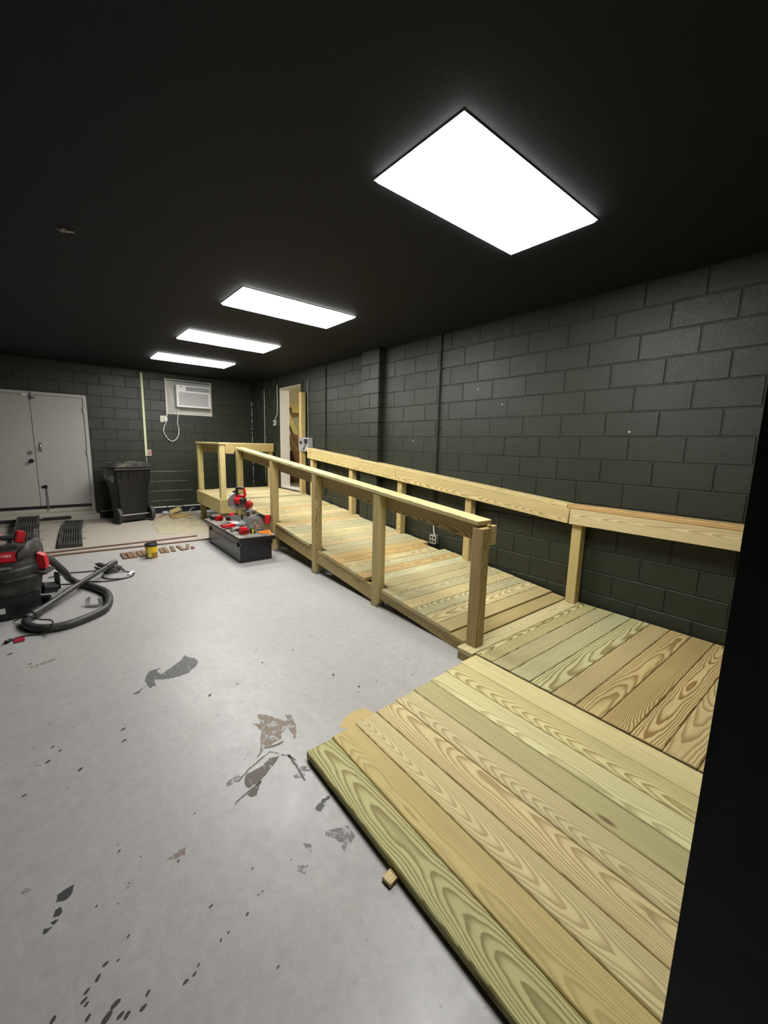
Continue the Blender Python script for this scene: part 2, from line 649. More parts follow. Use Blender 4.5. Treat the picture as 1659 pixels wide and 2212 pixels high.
# black base course with a pale unpainted line above it
bm = B()
b2(bm, 0.76, XR, YF - 0.016, YF + 0.004, 0, 0.115)
struct(obj('baseboard_back', bm, plain('black_base', (0.008, 0.009, 0.011), 0.45)), 'black base strip along the far wall')
bm = B()
x = 0.78
while x < 2.75:
    L = random.uniform(0.10, 0.32)
    box(bm, (x + L / 2, YF - 0.004, 0.128 + random.uniform(-0.004, 0.004)), (L, 0.02, random.uniform(0.014, 0.03)))
    x += L + random.choice((0, 0, 0.02))
struct(obj('trim_1', bm, plain('bare_mortar', srgb(206, 206, 192), 0.8)), 'pale unpainted mortar line above the black base')

rs_ = random.Random(11)
for z in (0.263, 0.466, 0.669, 0.873):
    x = 1.64
    while x < 2.24:
        L = rs_.uniform(0.12, 0.30)
        bm = B()
        box(bm, (x + L / 2, YF - 0.0005, z), (L, 0.006, rs_.uniform(0.005, 0.009)))
        obj('bare_mortar', bm, MATS['bare_mortar_thin'] if 'bare_mortar_thin' in MATS else plain('bare_mortar_thin', srgb(150, 152, 138), 0.8), WF)
        x += L + rs_.uniform(0.0, 0.03)
for (y, z) in ((3.023, 2.151), (2.69, 1.967), (1.414, 1.665), (4.055, 1.575)):
    bm = B()
    box(bm, (XR - 0.0005, y, z), (0.004, 0.016, 0.012), Matrix.Rotation(0.6, 3, 'X'))
    obj('paint_chip', bm, MATS['bare_mortar'], WR)

# left wall, wall behind the camera, and the wall end at the right of the camera
bm = B()
b2(bm, XL_ROOM - 0.2, XL_ROOM, YB - 0.2, YF + 0.2, 0, ZC)
struct(obj('wall_left', bm, GREEN), 'dark green painted wall')
bm = B()
b2(bm, XL_ROOM, XR + 0.2, YB - 0.2, YB, 0, ZC)
struct(obj('wall_front', bm, GREEN), 'dark green painted wall')
bm = B()
b2(bm, 0.80, XR + 0.2, -0.32, 0.124, 0, ZC)
struct(obj('wall_near', bm, block_mat('near_wall_paint', (0.017, 0.019, 0.013), 0.6, 0.25), bevel=0.006), 'dark painted wall end close to the viewer')

# ---------------------------------------------------------------- ceiling lights
EMIT = emit_mat('light_diffuser', (1.0, 0.985, 0.95), PANEL_STRENGTH)
FRAME = plain('light_frame_white', (0.72, 0.72, 0.70), 0.4)
LW, LL = 1.212, 0.594
names = ['nearest and largest lit panel light, above the near post of the ramp', 'lit panel light second nearest, above the middle of the ramp',
         'lit panel light third nearest, above the tool chest', 'farthest and smallest lit panel light, before the air conditioner']
for i, (x, y) in enumerate([(2.031, 1.573), (2.077, 4.075), (2.092, 5.893), (2.105, 7.673)]):
    t = thing('ceiling_light', names[i], 'ceiling light', (x, y, ZC), 0, 'panel lights in a row on the black ceiling')
    w, l, f = LW / 2, LL / 2, 0.014
    bm = B()
    b2(bm, -w, w, -l, -l + f, -0.005, 0.0)
    b2(bm, -w, w, l - f, l, -0.005, 0.0)
    b2(bm, -w, -w + f, -l + f, l - f, -0.005, 0.0)
    b2(bm, w - f, w, -l + f, l - f, -0.005, 0.0)
    obj('frame', bm, FRAME, t)
    bm = B()
    b2(bm, -w + f, w - f, -l + f, l - f, -0.016, -0.001)
    obj('diffuser', bm, EMIT, t)

# little hooks and paint-free specks on the ceiling
t = thing('ceiling_hook', 'small pale bent clip hanging from the black ceiling', 'hook', (0.238, 3.62, ZC))
bm = B()
box(bm, (0, 0, -0.004), (0.05, 0.03, 0.008), 0.3)
obj('plate', bm, plain('pale_metal', (0.5, 0.49, 0.42), 0.4, 0.3), t)
bm = B()
tube(bm, [(-0.045, -0.01, -0.012), (-0.02, -0.015, -0.02), (0.015, -0.02, -0.012), (0.04, -0.01, -0.006)], 0.006, 6, 3)
obj('wire', bm, MATS['pale_metal'], t)
# ---------------------------------------------------------------- lumber structure
UP = (0, 0, 1)
PITCH = 0.1435
def xl(y):
    return 2.268 + 0.035 * (y - 1.68)
def zdeck(y):
    return 0.125 + 0.0905 * (y - 2.0)
def zcap(y):
    return 1.004 + 0.0815 * (y - 1.687)
SL = math.atan(0.0905)
XW = 3.80                                   # deck ends at the wall
GALV = plain('galvanised', (0.42, 0.42, 0.42), 0.45, 0.7, 0.2, 40)

def post(parent, x, y, z0, z1, base=False, tint=None, o=(0, 0, 0)):
    """4x4 with its corner nearest the room at x, y"""
    L = z1 - z0
    p = plank('post', (x + 0.0445 - o[0], y + 0.0445 - o[1], (z0 + z1) / 2 - o[2]), UP, (1, 0, 0), L, 0.089, 0.089, parent, tint)
    if base:
        bm = B()
        s = 0.046
        # local x of the post is up
        for (a, b) in (((-s, -s + 0.002), (-s, s)), ((s - 0.002, s), (-s, s))):
            b2(bm, -L / 2, -L / 2 + 0.028, a[0], a[1], b[0], b[1])
        b2(bm, -L / 2 - 0.003, -L / 2 - 0.0005, -s, s, -s, s)
        q = obj('post_base', bm, GALV, p)
    return p

# ---- landing: boards across, at the near end of the ramp
ZL = 0.089
LAND = thing('landing_platform', 'low level wooden landing between the ramp and the dark wall end', 'platform', (3.0, 0.9, 0))
oL = Vector((3.0, 0.9, 0))
y = 1.790
i = 0
gl = [None, srgb(206, 200, 146), TINTS[4], srgb(198, 196, 152), srgb(202, 198, 148), srgb(208, 190, 140), srgb(206, 184, 128), srgb(204, 182, 126), srgb(208, 186, 132), srgb(210, 190, 136), srgb(206, 184, 130)]
while y > 0.20:
    x0 = 2.192 if i == 0 else 2.222 + 0.033 * (y - 1.66)
    yc = y - PITCH / 2
    L = XW - x0
    bd = plank('deck_board', Vector(((x0 + XW) / 2, yc, ZL - 0.019)) - oL, (1, 0, 0), UP, L, 0.1395, 0.038, LAND, gl[i] if i < len(gl) else None)
    if i in (1, 2, 4, 5, 6, 7, 8, 9):
        bold(bd)
    y -= PITCH
    i += 1
# framing below the landing
for yy in (1.75, 1.25, 0.72, 0.2):
    plank('joist', Vector(((2.225 + XW) / 2, yy, 0.0255)) - oL, (1, 0, 0), (0, 1, 0), XW - 2.225, 0.050, 0.038, LAND)
plank('rim_board', Vector((2.24, 1.72, 0.0255)) - oL, (0, 1, 0), (1, 0, 0), 0.13, 0.050, 0.085, LAND, srgb(176, 158, 116))

# ---- lower ramp section in the foreground: boards lengthwise, sloping down to the floor
LOW = thing('lower_ramp', 'wide wooden ramp section sloping down to the grey floor in front', 'ramp', (1.5, 0.9, 0))
oW = Vector((1.5, 0.9, 0))
xs = [0.861, 1.008, 1.158, 1.300, 1.449, 1.596, 1.741, 1.890, 2.043, 2.206]
tl = [srgb(197, 192, 134), srgb(203, 184, 122), srgb(212, 198, 146), srgb(219, 200, 148), srgb(214, 201, 152), srgb(204, 198, 146), srgb(214, 208, 156), srgb(218, 208, 150), srgb(222, 210, 154)]
for i in range(9):
    xa, xb = xs[i], xs[i + 1]
    za, zb = 0.042 + 0.047 * i / 9, 0.042 + 0.047 * (i + 1) / 9
    w = math.hypot(xb - xa, zb - za) - 0.004
    yend = 1.583 + 0.048 * i / 8
    ybeg = 0.140
    d = Vector((0.033, 1, 0)).normalized()
    zd = Vector((-(zb - za), 0, xb - xa)).normalized()
    ym = (yend + ybeg) / 2
    c = Vector(((xa + xb) / 2 + 0.033 * (ym - yend), ym, (za + zb) / 2)) - zd * 0.019
    bd = plank('deck_board', c - oW, d, zd, yend - ybeg, w, 0.038, LOW, tl[i])
    if i == 0:
        BOARD0, BOARD0_YM = bd, ym
for yy in (1.45, 0.85, 0.3):
    bm = B()
    prism(bm, [(1.10, 0.0), (2.18, 0.0), (2.18, 0.046), (1.10, 0.008)], 0, 0.038, Matrix.Translation(Vector((0, yy, 0)) - oW) @ XZ)
    o = obj('sleeper', bm, wood_mat(), LOW)
    o.color = (*TINTS[0], 1)

# ---- the long ramp
RAMP = thing('access_ramp', 'long wooden ramp rising along the green wall, with posts and handrail on its open side', 'ramp', (3.0, 4.3, 0))
oR = Vector((3.0, 4.3, 0))
posts = [1.683, 2.864, 4.069, 5.297, 6.722]
yb, ye = 1.795, 6.86
n = int((ye - yb) / PITCH)
dn = Vector((0, -math.sin(SL), math.cos(SL)))
for k in range(n + 1):
    ya = yb + k * PITCH
    yc = ya + PITCH / 2
    if yc + PITCH / 2 > ye + 0.03:
        break
    x0 = xl(yc) + 0.012 + random.uniform(-0.006, 0.006)
    for p in posts[1:]:
        if ya < p + 0.092 and ya + PITCH > p - 0.003:
            x0 = xl(yc) + 0.093
    x1 = XW + random.uniform(-0.018, 0.004)
    if 3.42 < yc < 3.62:
        x1 = 3.69
    zt = zdeck(yc)
    u = random.random()
    tint = ORANGE[k % 2] if k in (9, 12, 13, 23, 29) else (srgb(212, 208, 166) if k in (8, 15, 21) else None)
    if k == 0:
        tint = srgb(196, 178, 122)
        zt -= 0.012
    # raise the first board a little less so the ramp meets the landing
    plank('deck_board', Vector(((x0 + x1) / 2, yc, zt)) - dn * 0.019 - oR, (1, 0, 0), dn, x1 - x0, 0.1395, 0.038, RAMP, tint)
sd = Vector((0, math.cos(SL), math.sin(SL)))
def slope_board(name, parent, o, x, ya, yb2, ztop, h, t, tint=None):
    """board on edge following the slope, top at ztop(y), centred on x"""
    ym = (ya + yb2) / 2
    za, zb = ztop(ya), ztop(yb2)
    L = math.hypot(yb2 - ya, zb - za)
    d = Vector((0.035 if x is None else 0.0, yb2 - ya, zb - za)).normalized()
    xx = x
    nrm = Vector((0, -(zb - za), yb2 - ya)).normalized()
    c = Vector((xx, ym, (za + zb) / 2)) - nrm * h / 2
    return plank(name, c - o, d, (1, 0, 0), L, h, t, parent, tint)
# rim boards between the posts
segs = [(1.83, 2.862), (2.955, 4.067), (4.160, 5.295), (5.388, 6.85)]
for (a, b) in segs:
    d = Vector((0.035 * (b - a), b - a, zdeck(b) - zdeck(a)))
    h = [0.085, 0.150, 0.170, 0.185][segs.index((a, b))]
    nrm = Vector((0, -d.z, d.y)).normalized()
    ym = (a + b) / 2
    c = Vector((xl(ym) + 0.048, ym, zdeck(ym) - 0.040)) - nrm * h / 2
    plank('rim_board', c - oR, d, (1, 0, 0), d.length, h, 0.038, RAMP, srgb(192, 172, 118))
for xx in (2.95, 3.72):
    d = Vector((0, 6.6 - 2.9, zdeck(6.6) - zdeck(2.9)))
    ym = 4.75
    plank('stringer', Vector((xx, ym, zdeck(ym) - 0.040 - 0.07)) - oR, d, (1, 0, 0), d.length, 0.14, 0.038, RAMP)
# posts on the open side
post(RAMP, xl(1.683), 1.683, ZL, 0.957, False, srgb(190, 168, 120), oR)
for y in posts[1:4]:
    post(RAMP, xl(y), y, 0.004, zcap(y) - 0.034, True, srgb(206, 190, 134), oR)
post(RAMP, xl(6.722), 6.722, 0.30, zcap(6.722) - 0.034, False, srgb(200, 182, 124), oR)
# rail boards on the inner side of the posts, and the cap
jn = [1.70, 4.09, 6.80]
for a, b in zip(jn, jn[1:]):
    d = Vector((0.035 * (b - a), b - a, zcap(b) - zcap(a)))
    nrm = Vector((0, -d.z, d.y)).normalized()
    ym = (a + b) / 2
    c = Vector((xl(ym) + 0.089 + 0.020, ym, zcap(ym) - 0.033)) - nrm * 0.07
    plank('rail_board', c - oR, d, (1, 0, 0), d.length - 0.003, 0.14, 0.038, RAMP, srgb(190, 168, 116))
for a, b in ((1.715, 4.20), (4.20, 6.80)):
    d = Vector((0.035 * (b - a), b - a, zcap(b) - zcap(a)))
    nrm = Vector((0, -d.z, d.y)).normalized()
    ym = (a + b) / 2
    c = Vector((xl(ym) + 0.066, ym, zcap(ym))) - nrm * 0.016
    plank('cap_board', c - oR, d, nrm, d.length - 0.003, 0.142, 0.032, RAMP, srgb(218, 204, 150))
plank('rail_block', Vector((xl(1.7) + 0.150, 1.735, 0.887)) - oR, (1, 0, 0), (0, -1, 0), 0.118, 0.14, 0.038, RAMP, srgb(204, 188, 138))

# ---- upper platform at the doorway
ZP = 0.572
PLAT = thing('upper_platform', 'raised wooden platform before the open doorway at the top of the ramp', 'platform', (3.0, 7.6, 0))
oP = Vector((3.0, 7.6, 0))
y = 6.845
PY1 = 8.50
def xp(y):
    return 2.200 + 0.053 * (y - 6.8)
k = 0
while y + PITCH <= PY1 + 0.02:
    yc = y + PITCH / 2
    x0 = xp(yc) + 0.002
    plank('deck_board', Vector(((x0 + XW) / 2, yc, ZP - 0.019)) - oP, (1, 0, 0), UP, XW - x0, 0.1395, 0.038, PLAT)
    y += PITCH
    k += 1
PY1 = y
d = Vector((0.053, 1, 0))
plank('rim_board', Vector((xp(7.66) - 0.020, (6.81 + PY1) / 2, ZP - 0.1175)) - oP, d, (1, 0, 0), PY1 - 6.81, 0.235, 0.038, PLAT, srgb(212, 196, 138))
plank('rim_board', Vector(((xp(6.8) - 0.04 + 2.43) / 2, 6.822, ZP - 0.1175)) - oP, (1, 0, 0), (0, 1, 0), 2.43 - xp(6.8) + 0.04, 0.235, 0.038, PLAT, srgb(192, 174, 118))
plank('rim_board', Vector((3.2, PY1 + 0.02, ZP - 0.1175)) - oP, (1, 0, 0), (0, 1, 0), 1.2, 0.235, 0.038, PLAT)
ZPC = 1.492
post(PLAT, xp(6.85) + 0.001, 6.846, ZP, ZPC - 0.034, False, srgb(214, 200, 144), oP)
post(PLAT, xp(8.35) + 0.001, 8.34, ZP, ZPC - 0.034, False, srgb(214, 200, 144), oP)
post(PLAT, xp(8.35) + 0.022, 8.34, 0.004, ZP - 0.04, False, srgb(200, 186, 132), oP)
post(PLAT, xp(6.85) + 0.022, 6.87, 0.004, ZP - 0.04, False, srgb(200, 186, 132), oP)
post(PLAT, 3.705, 8.345, ZP, ZPC - 0.034, False, srgb(206, 188, 130), oP)
# side rail and its cap, front return, back rail and its cap
plank('rail_board', Vector((xp(7.62) + 0.110, 7.62, ZPC - 0.104)) - oP, d, (1, 0, 0), 1.60, 0.14, 0.038, PLAT, srgb(196, 178, 122))
plank('cap_board', Vector((xp(7.66) + 0.055, 7.645, ZPC - 0.016)) - oP, d, UP, 1.64, 0.142, 0.032, PLAT, srgb(218, 204, 150))
plank('rail_board', Vector(((xp(6.9) + 0.09 + 2.455) / 2, 6.915, ZPC - 0.112)) - oP, (1, 0, 0), (0, 1, 0), 2.455 - xp(6.9) - 0.09, 0.14, 0.038, PLAT, srgb(196, 178, 122))
plank('rail_board', Vector(((xp(8.35) + 0.10 + 3.80) / 2, 8.318, ZPC - 0.104)) - oP, (1, 0, 0), (0, 1, 0), 3.80 - xp(8.35) - 0.10, 0.14, 0.038, PLAT, srgb(196, 178, 118))
plank('cap_board', Vector(((xp(8.35) + 0.13 + 3.805) / 2, 8.385, ZPC - 0.016)) - oP, (1, 0, 0), UP, 3.805 - xp(8.35) - 0.13, 0.142, 0.032, PLAT, srgb(220, 206, 150))
# bracing post standing before the near jamb of the doorway
STUD = plank('door_post', Vector((3.755, 6.965, (ZP + 2.43) / 2)), UP, (1, 0, 0), 2.43 - ZP - 0.001, 0.089, 0.089, None, srgb(206, 184, 124))
tag(STUD, 'tall upright timber post standing on the platform beside the doorway', 'post')

# ---- handrail along the wall
WRAIL = thing('wall_handrail', 'wooden handrail on short posts along the green block wall', 'handrail', (3.74, 3.4, 0.0))
oH = Vector((3.74, 3.4, 0.0))
def zw(y):
    return 1.012 + 0.0865 * max(0.0, y - 1.79)
for y in (1.672, 2.930, 4.115, 5.275, 6.495):
    z0 = ZL if y < 1.8 else zdeck(y + 0.05) - 0.002
    post(WRAIL, 3.703, y, z0 + 0.001, zw(y) - 0.036, False, srgb(216, 196, 138), oH)
plank('rail_board', Vector((3.683, (0.145 + 1.775) / 2, 1.012 - 0.036 - 0.07)) - oH, (0, 1, 0), (1, 0, 0), 1.775 - 0.145, 0.14, 0.038, WRAIL, srgb(232, 214, 164))
plank('cap_board', Vector((3.735, (0.145 + 1.80) / 2, 1.012 - 0.017)) - oH, (0, 1, 0), UP, 1.80 - 0.145, 0.142, 0.034, WRAIL, srgb(214, 178, 118))
for a, b, tt in ((1.778, 4.19, srgb(226, 206, 150)), (4.193, 6.62, srgb(224, 206, 146))):
    slope_board('rail_board', WRAIL, oH, 3.683, a, b, lambda y: zw(y) - 0.036, 0.14, 0.038, tt)
for a, b in ((1.803, 4.235), (4.238, 6.66)):
    za, zb = zw(a), zw(b)
    d2 = Vector((0, b - a, zb - za))
    nr = Vector((0, -(zb - za), b - a)).normalized()
    plank('cap_board', Vector((3.735, (a + b) / 2, (za + zb) / 2)) - nr * 0.017 - oH, d2, nr, d2.length, 0.142, 0.034, WRAIL, srgb(230, 212, 154))

# offcut poking out from under the lower ramp
t = plank('wood_offcut', Vector((0.822, 0.905, 0.009)), (1, 0.12, 0), UP, 0.052, 0.040, 0.016, None, srgb(228, 206, 150), 0.001)
tag(t, 'small pale wood shim sticking out from under the foreground ramp edge', 'offcut')

# ---------------------------------------------------------------- double door in the far wall
DG = plain('door_grey', srgb(172, 169, 164), 0.45, var=0.05, scale=6)
DF = plain('door_frame_grey', srgb(178, 176, 171), 0.45, var=0.05, scale=6)
CHROME = plain('chrome', (0.72, 0.72, 0.72), 0.2, 0.9, 0.1)
DARKM = plain('dark_metal', (0.03, 0.03, 0.03), 0.35, 0.6, 0.2)
BLACK = plain('black_rubber', (0.010, 0.010, 0.011), 0.55, var=0.25)
WHITE = plain('white_plastic', (0.74, 0.74, 0.72), 0.4, var=0.05)
STEEL = plain('steel_grey', (0.33, 0.33, 0.33), 0.4, 0.6, 0.25)

DOOR = thing('double_door', 'pale grey double metal door in the far wall, above a concrete sill', 'door', (-0.10, YF, 0))
ox = 0.10                                   # thing x = world x + 0.10
bm = B()
zt, zb_ = 2.278, 0.165
b2(bm, -0.90 + ox, -0.845 + ox, -0.035, 0.12, zb_, zt)
b2(bm, 0.645 + ox, 0.697 + ox, -0.035, 0.12, zb_, zt)
b2(bm, -0.845 + ox, 0.645 + ox, -0.035, 0.12, 2.226, zt)
obj('door_frame', bm, DF, DOOR, bevel=0.004)
for s, (a, b) in enumerate(((-0.842, -0.100), (-0.094, 0.642))):
    bm = B()
    b2(bm, a + ox, b + ox, -0.016, 0.03, 0.292, 2.222)
    leaf = obj('door_leaf', bm, DG, DOOR, bevel=0.003)
    if s == 1:
        for z in (2.01, 1.245, 0.484):
            bm = B()
            cyl(bm, (0.645 + ox, -0.040, z - 0.05), (0.645 + ox, -0.040, z + 0.05), 0.009, None, 8)
            b2(bm, 0.632 + ox, 0.658 + ox, -0.038, -0.033, z - 0.05, z + 0.05)
            obj('hinge', bm, DF, leaf)
        bm = B()
        b2(bm, -0.035 + ox, 0.005 + ox, -0.020, -0.016, 1.25, 1.41)
        tube(bm, [(-0.015 + ox, -0.018, 1.38), (-0.015 + ox, -0.055, 1.36), (-0.015 + ox, -0.055, 1.30), (-0.015 + ox, -0.018, 1.275)], 0.009, 8, 4)
        obj('pull_handle', bm, CHROME, leaf, True, label='chrome pull handle')
        bm = B()
        b2(bm, -0.06 + ox, 0.02 + ox, -0.030, -0.016, 0.615, 0.65)
        cyl(bm, (-0.012 + ox, -0.035, 0.625), (-0.012 + ox, -0.035, 0.665), 0.014)
        cyl(bm, (0.008 + ox, -0.035, 0.605), (0.008 + ox, -0.035, 0.665), 0.012)
        obj('slide_bolt', bm, DARKM, leaf, label='black slide bolt low on the door')
        bm = B()
        cyl(bm, (-0.006 + ox, -0.026, 0.20), (0.0 + ox, -0.026, 0.62), 0.007, None, 8)
        cyl(bm, (0.016 + ox, -0.024, 0.22), (0.012 + ox, -0.024, 0.62), 0.006, None, 8)
        obj('bolt_rod', bm, STEEL, leaf)
        bm = B()
        b2(bm, -0.07 + ox, -0.02 + ox, -0.06, -0.016, 2.165, 2.19)
        b2(bm, -0.085 + ox, -0.065 + ox, -0.05, -0.016, 2.14, 2.262)
        obj('top_latch', bm, CHROME, leaf)
    else:
        for z, m_, nm in ((1.238, CHROME, 'deadbolt'), (1.093, DARKM, 'door_knob')):
            bm = B()
            lathe(bm, [(0, 0.0), (0.036, 0.0), (0.036, 0.006), (0.016, 0.012), (0.016, 0.03), (0.030, 0.04), (0.032, 0.055), (0.022, 0.066), (0, 0.068)] if nm == 'door_knob' else [(0, 0), (0.036, 0.0), (0.036, 0.012), (0.028, 0.022), (0, 0.024)],
                  M=Matrix.Translation((-0.158 + ox, -0.016, z)) @ Matrix.Rotation(PI / 2, 4, 'X'), seg=16)
            obj(nm, bm, m_, leaf, True)
        bm = B()
        b2(bm, -0.20 + ox, -0.12 + ox, -0.034, -0.016, 2.206, 2.232)
        obj('door_contact', bm, WHITE, leaf)
bm = B()
b2(bm, -0.845 + ox, 0.645 + ox, 0.005, 0.10, 0.236, 0.29)  # solid black bar stands in for the shade in the gap below the leaves
obj('door_gap_shade', bm, BLACK, DOOR, label='black bar standing in for the shade in the gap under the doors')

# sill step below the door
bm = B()
b2(bm, -1.3, 0.70, YF - 0.13, YF + 0.1, 0, 0.165)
b2(bm, -0.844, 0.644, YF - 0.02, YF + 0.1, 0.164, 0.235)
b2(bm, -1.3, 0.745, YF - 0.20, YF - 0.001, 0, 0.112)
struct(obj('door_sill', bm, plain('sill_concrete', srgb(176, 170, 158), 0.75, var=0.18, scale=14, bump=0.3), bevel=0.008), 'worn concrete sill step under the double door')
bm = B()
tube(bm, [(-1.28, YF - 0.225, 0.085), (-0.4, YF - 0.228, 0.088), (0.31, YF - 0.222, 0.09)], 0.026, 10, 3)
tag(obj('rubber_strip', bm, BLACK, smooth=True), 'long black rubber strip along the front of the door sill', 'strip')

# ---------------------------------------------------------------- air conditioner in its panel
AC = thing('air_conditioner', 'white window air conditioner set in a pale panel high on the far wall', 'air conditioner', (2.48, YF, 2.04))
PANEL = plain('panel_grey', srgb(188, 188, 186), 0.55, var=0.06, scale=8)
bm = B()
b2(bm, -0.445, 0.445, 0.012, 0.05, 0.0, 0.695)
pan = obj('panel', bm, PANEL, AC)
bm = B()
b2(bm, -0.45, -0.425, -0.012, 0.05, 0.0, 0.70)
b2(bm, 0.43, 0.45, -0.012, 0.05, 0.0, 0.70)
b2(bm, -0.425, 0.43, -0.012, 0.05, 0.68, 0.70)
b2(bm, -0.425, 0.43, -0.012, 0.05, 0.0, 0.018)
obj('panel_frame', bm, plain('cream_trim', srgb(206, 204, 188), 0.5), AC)
bm = B()
prism(bm, [(-0.425, 0.62), (-0.425, 0.02), (-0.30, 0.02)], 0, 0.006, Matrix.Translation((0, 0.010, 0)) @ XZ)
obj('filler_board', bm, plain('filler_grey', srgb(170, 170, 166), 0.6), AC)
bm = B()
b2(bm, -0.285, 0.378, -0.15, 0.012, 0.148, 0.585)
body = obj('housing', bm, plain('ac_white', srgb(214, 214, 214), 0.45, var=0.04), AC, bevel=0.008)
bm = B()
b2(bm, -0.283, 0.376, -0.166, -0.15, 0.44, 0.583)
b2(bm, -0.283, -0.245, -0.170, -0.15, 0.150, 0.44)
b2(bm, 0.338, 0.376, -0.170, -0.15, 0.150, 0.44)
b2(bm, -0.245, 0.338, -0.170, -0.15, 0.150, 0.182)
obj('front_frame', bm, plain('ac_front_white', srgb(226, 226, 226), 0.4, var=0.03), AC)
bm = B()
b2(bm, -0.245, 0.338, -0.158, -0.148, 0.182, 0.44)
for k in range(24):
    z = 0.190 + k * 0.0104
    b2(bm, -0.243, 0.336, -0.163, -0.156, z, z + 0.005)
obj('intake_grille', bm, plain('grille_grey', srgb(186, 184, 186), 0.5, var=0.03), AC)
bm = B()
b2(bm, -0.10, 0.360, -0.168, -0.160, 0.475, 0.560)
obj('vent_opening', bm, plain('vent_dark', srgb(120, 124, 130), 0.6), AC)
for k in range(13):
    bm = B()
    x = -0.085 + k * 0.035
    box(bm, (x, -0.171, 0.5175), (0.006, 0.012, 0.082))
    obj('louvre', bm, MATS['ac_front_white'], AC)
bm = B()
b2(bm, -0.215, -0.175, -0.1675, -0.165, 0.545, 0.557)
obj('display', bm, BLACK, AC)
cord = B()
tube(cord, [(-0.245, -0.03, 0.13), (-0.245, -0.035, 0.0), (-0.262, -0.03, -0.18), (-0.245, -0.035, -0.30), (-0.262, -0.03, -0.44), (-0.35, -0.03, -0.545), (-0.44, -0.03, -0.52), (-0.52, -0.03, -0.40), (-0.525, -0.03, -0.28), (-0.49, -0.04, -0.20), (-0.482, -0.05, -0.14)], 0.0085, 8, 6)
obj('power_cord', cord, WHITE, AC, True)
bm = B()
b2(bm, -0.515, -0.455, -0.075, -0.028, -0.155, -0.055)
obj('plug', bm, WHITE, AC, bevel=0.012)

t = thing('wall_outlet', 'pale outlet box with a white plug under the air conditioner panel', 'outlet', (1.955, YF, 1.945))
bm = B()
b2(bm, -0.055, 0.065, -0.028, 0.0, -0.075, 0.055)
obj('cover_plate', bm, plain('ivory', srgb(214, 210, 190), 0.5), t, bevel=0.004)
bm = B()
b2(bm, 0.065, 0.085, -0.024, -0.001, 0.05, 0.80)
obj('cable_channel', bm, MATS['ivory'], t)

# cream cable channel and red switch box on the far wall
t = thing('cable_channel', 'cream cable channel running down the far wall behind the trash cart', 'conduit', (1.615, YF, 0))
bm = B()
b2(bm, -0.022, 0.018, -0.026, -0.001, 1.185, 2.80)
obj('channel', bm, plain('cream_channel', srgb(222, 224, 184), 0.5, var=0.06), t, bevel=0.004)
bm = B()
b2(bm, -0.004, 0.003, -0.008, -0.001, 0.95, 1.185)
obj('paint_drip', bm, MATS['cream_channel'], t)
t = thing('switch_box', 'small white outlet box with red sockets at the foot of the cream channel', 'outlet', (1.665, YF, 1.25))
bm = B()
b2(bm, -0.035, 0.036, -0.045, -0.001, -0.062, 0.062)
obj('box', bm, plain('box_grey', srgb(196, 194, 190), 0.5), t, bevel=0.004)
RED = plain('tool_red', srgb(196, 30, 34), 0.4, var=0.12)
for z in (0.024, -0.024):
    bm = B()
    b2(bm, -0.016, 0.018, -0.050, -0.045, z - 0.016, z + 0.016)
    obj('socket', bm, RED, t, label='red socket')

# ---------------------------------------------------------------- pipes and boxes on the right wall
def conduit(label, y, z0, z1, r=0.011, mat=None, x=None):
    t = thing('conduit', label, 'conduit', (XR - 0.016 if x is None else x, y, z0))
    bm = B()
    cyl(bm, (0, 0, 0), (0, 0, z1 - z0), r, None, 12)
    obj('pipe', bm, mat or GREEN, t, True)
    for z in (0.18, 0.5, 0.82):
        bm = B()
        cyl(bm, (0, 0, (z1 - z0) * z - 0.012), (0, 0, (z1 - z0) * z + 0.012), r + 0.0035, None, 12)
        b2(bm, -0.004, 0.012, -0.03, 0.03, (z1 - z0) * z - 0.008, (z1 - z0) * z + 0.008)
        obj('strap', bm, mat or GREEN, t)
    return t
conduit('dark painted conduit down the block wall to the outlet by the ramp', 3.60, 0.62, ZC)
conduit('dark painted conduit on the block wall between the pilaster and the doorway', 6.25, 0.62, ZC)
PAINTLESS = plain('bare_conduit', srgb(150, 152, 140), 0.45, 0.3, 0.2)
conduit('pale pipe in the far corner, right of the dotted paint seam', 8.76, 0.62, 2.62, 0.010, PAINTLESS)
t = thing('paint_seam', 'broken pale seam line down the far corner of the green walls', 'seam', (XR - 0.006, YF - 0.006, 0))
z = 0.5
bm = B()
while z < 2.35:
    h = random.uniform(0.03, 0.12)
    box(bm, (0, 0, z + h / 2), (0.010, 0.010, h))
    z += h + random.uniform(0.01, 0.06)
obj('seam', bm, plain('pale_caulk', srgb(190, 194, 180), 0.7), t)

def outlet4(name, label, loc, s):
    t = thing(name, label, 'outlet', loc)
    bm = B()
    b2(bm, -0.05, -0.001, -0.052, 0.052, -0.055, 0.055)
    obj('box', bm, GALV, t, bevel=0.003)
    bm = B()
    b2(bm, -0.056, -0.05, -0.055, 0.055, -0.058, 0.058)
    obj('cover_plate', bm, plain('plate_metal', (0.55, 0.55, 0.53), 0.35, 0.4), t, bevel=0.002)
    for y in (-0.024, 0.024):
        for z in (-0.024, 0.024):
            bm = B()
            cyl(bm, (-0.059, y, z), (-0.0555, y, z), 0.018, None, 14)
            obj('socket', bm, BLACK, t)
    return t
t = outlet4('wall_socket', 'metal four-socket outlet box low on the block wall behind the ramp', (XR, 3.565, 0.335), 1)
bm = B()
tube(bm, [(-0.018, 0.004, 0.055), (-0.018, 0.015, 0.09), (-0.016, 0.03, 0.16), (-0.016, 0.035, 0.29)], 0.008, 8, 4)
obj('cable', bm, WHITE, t, True)

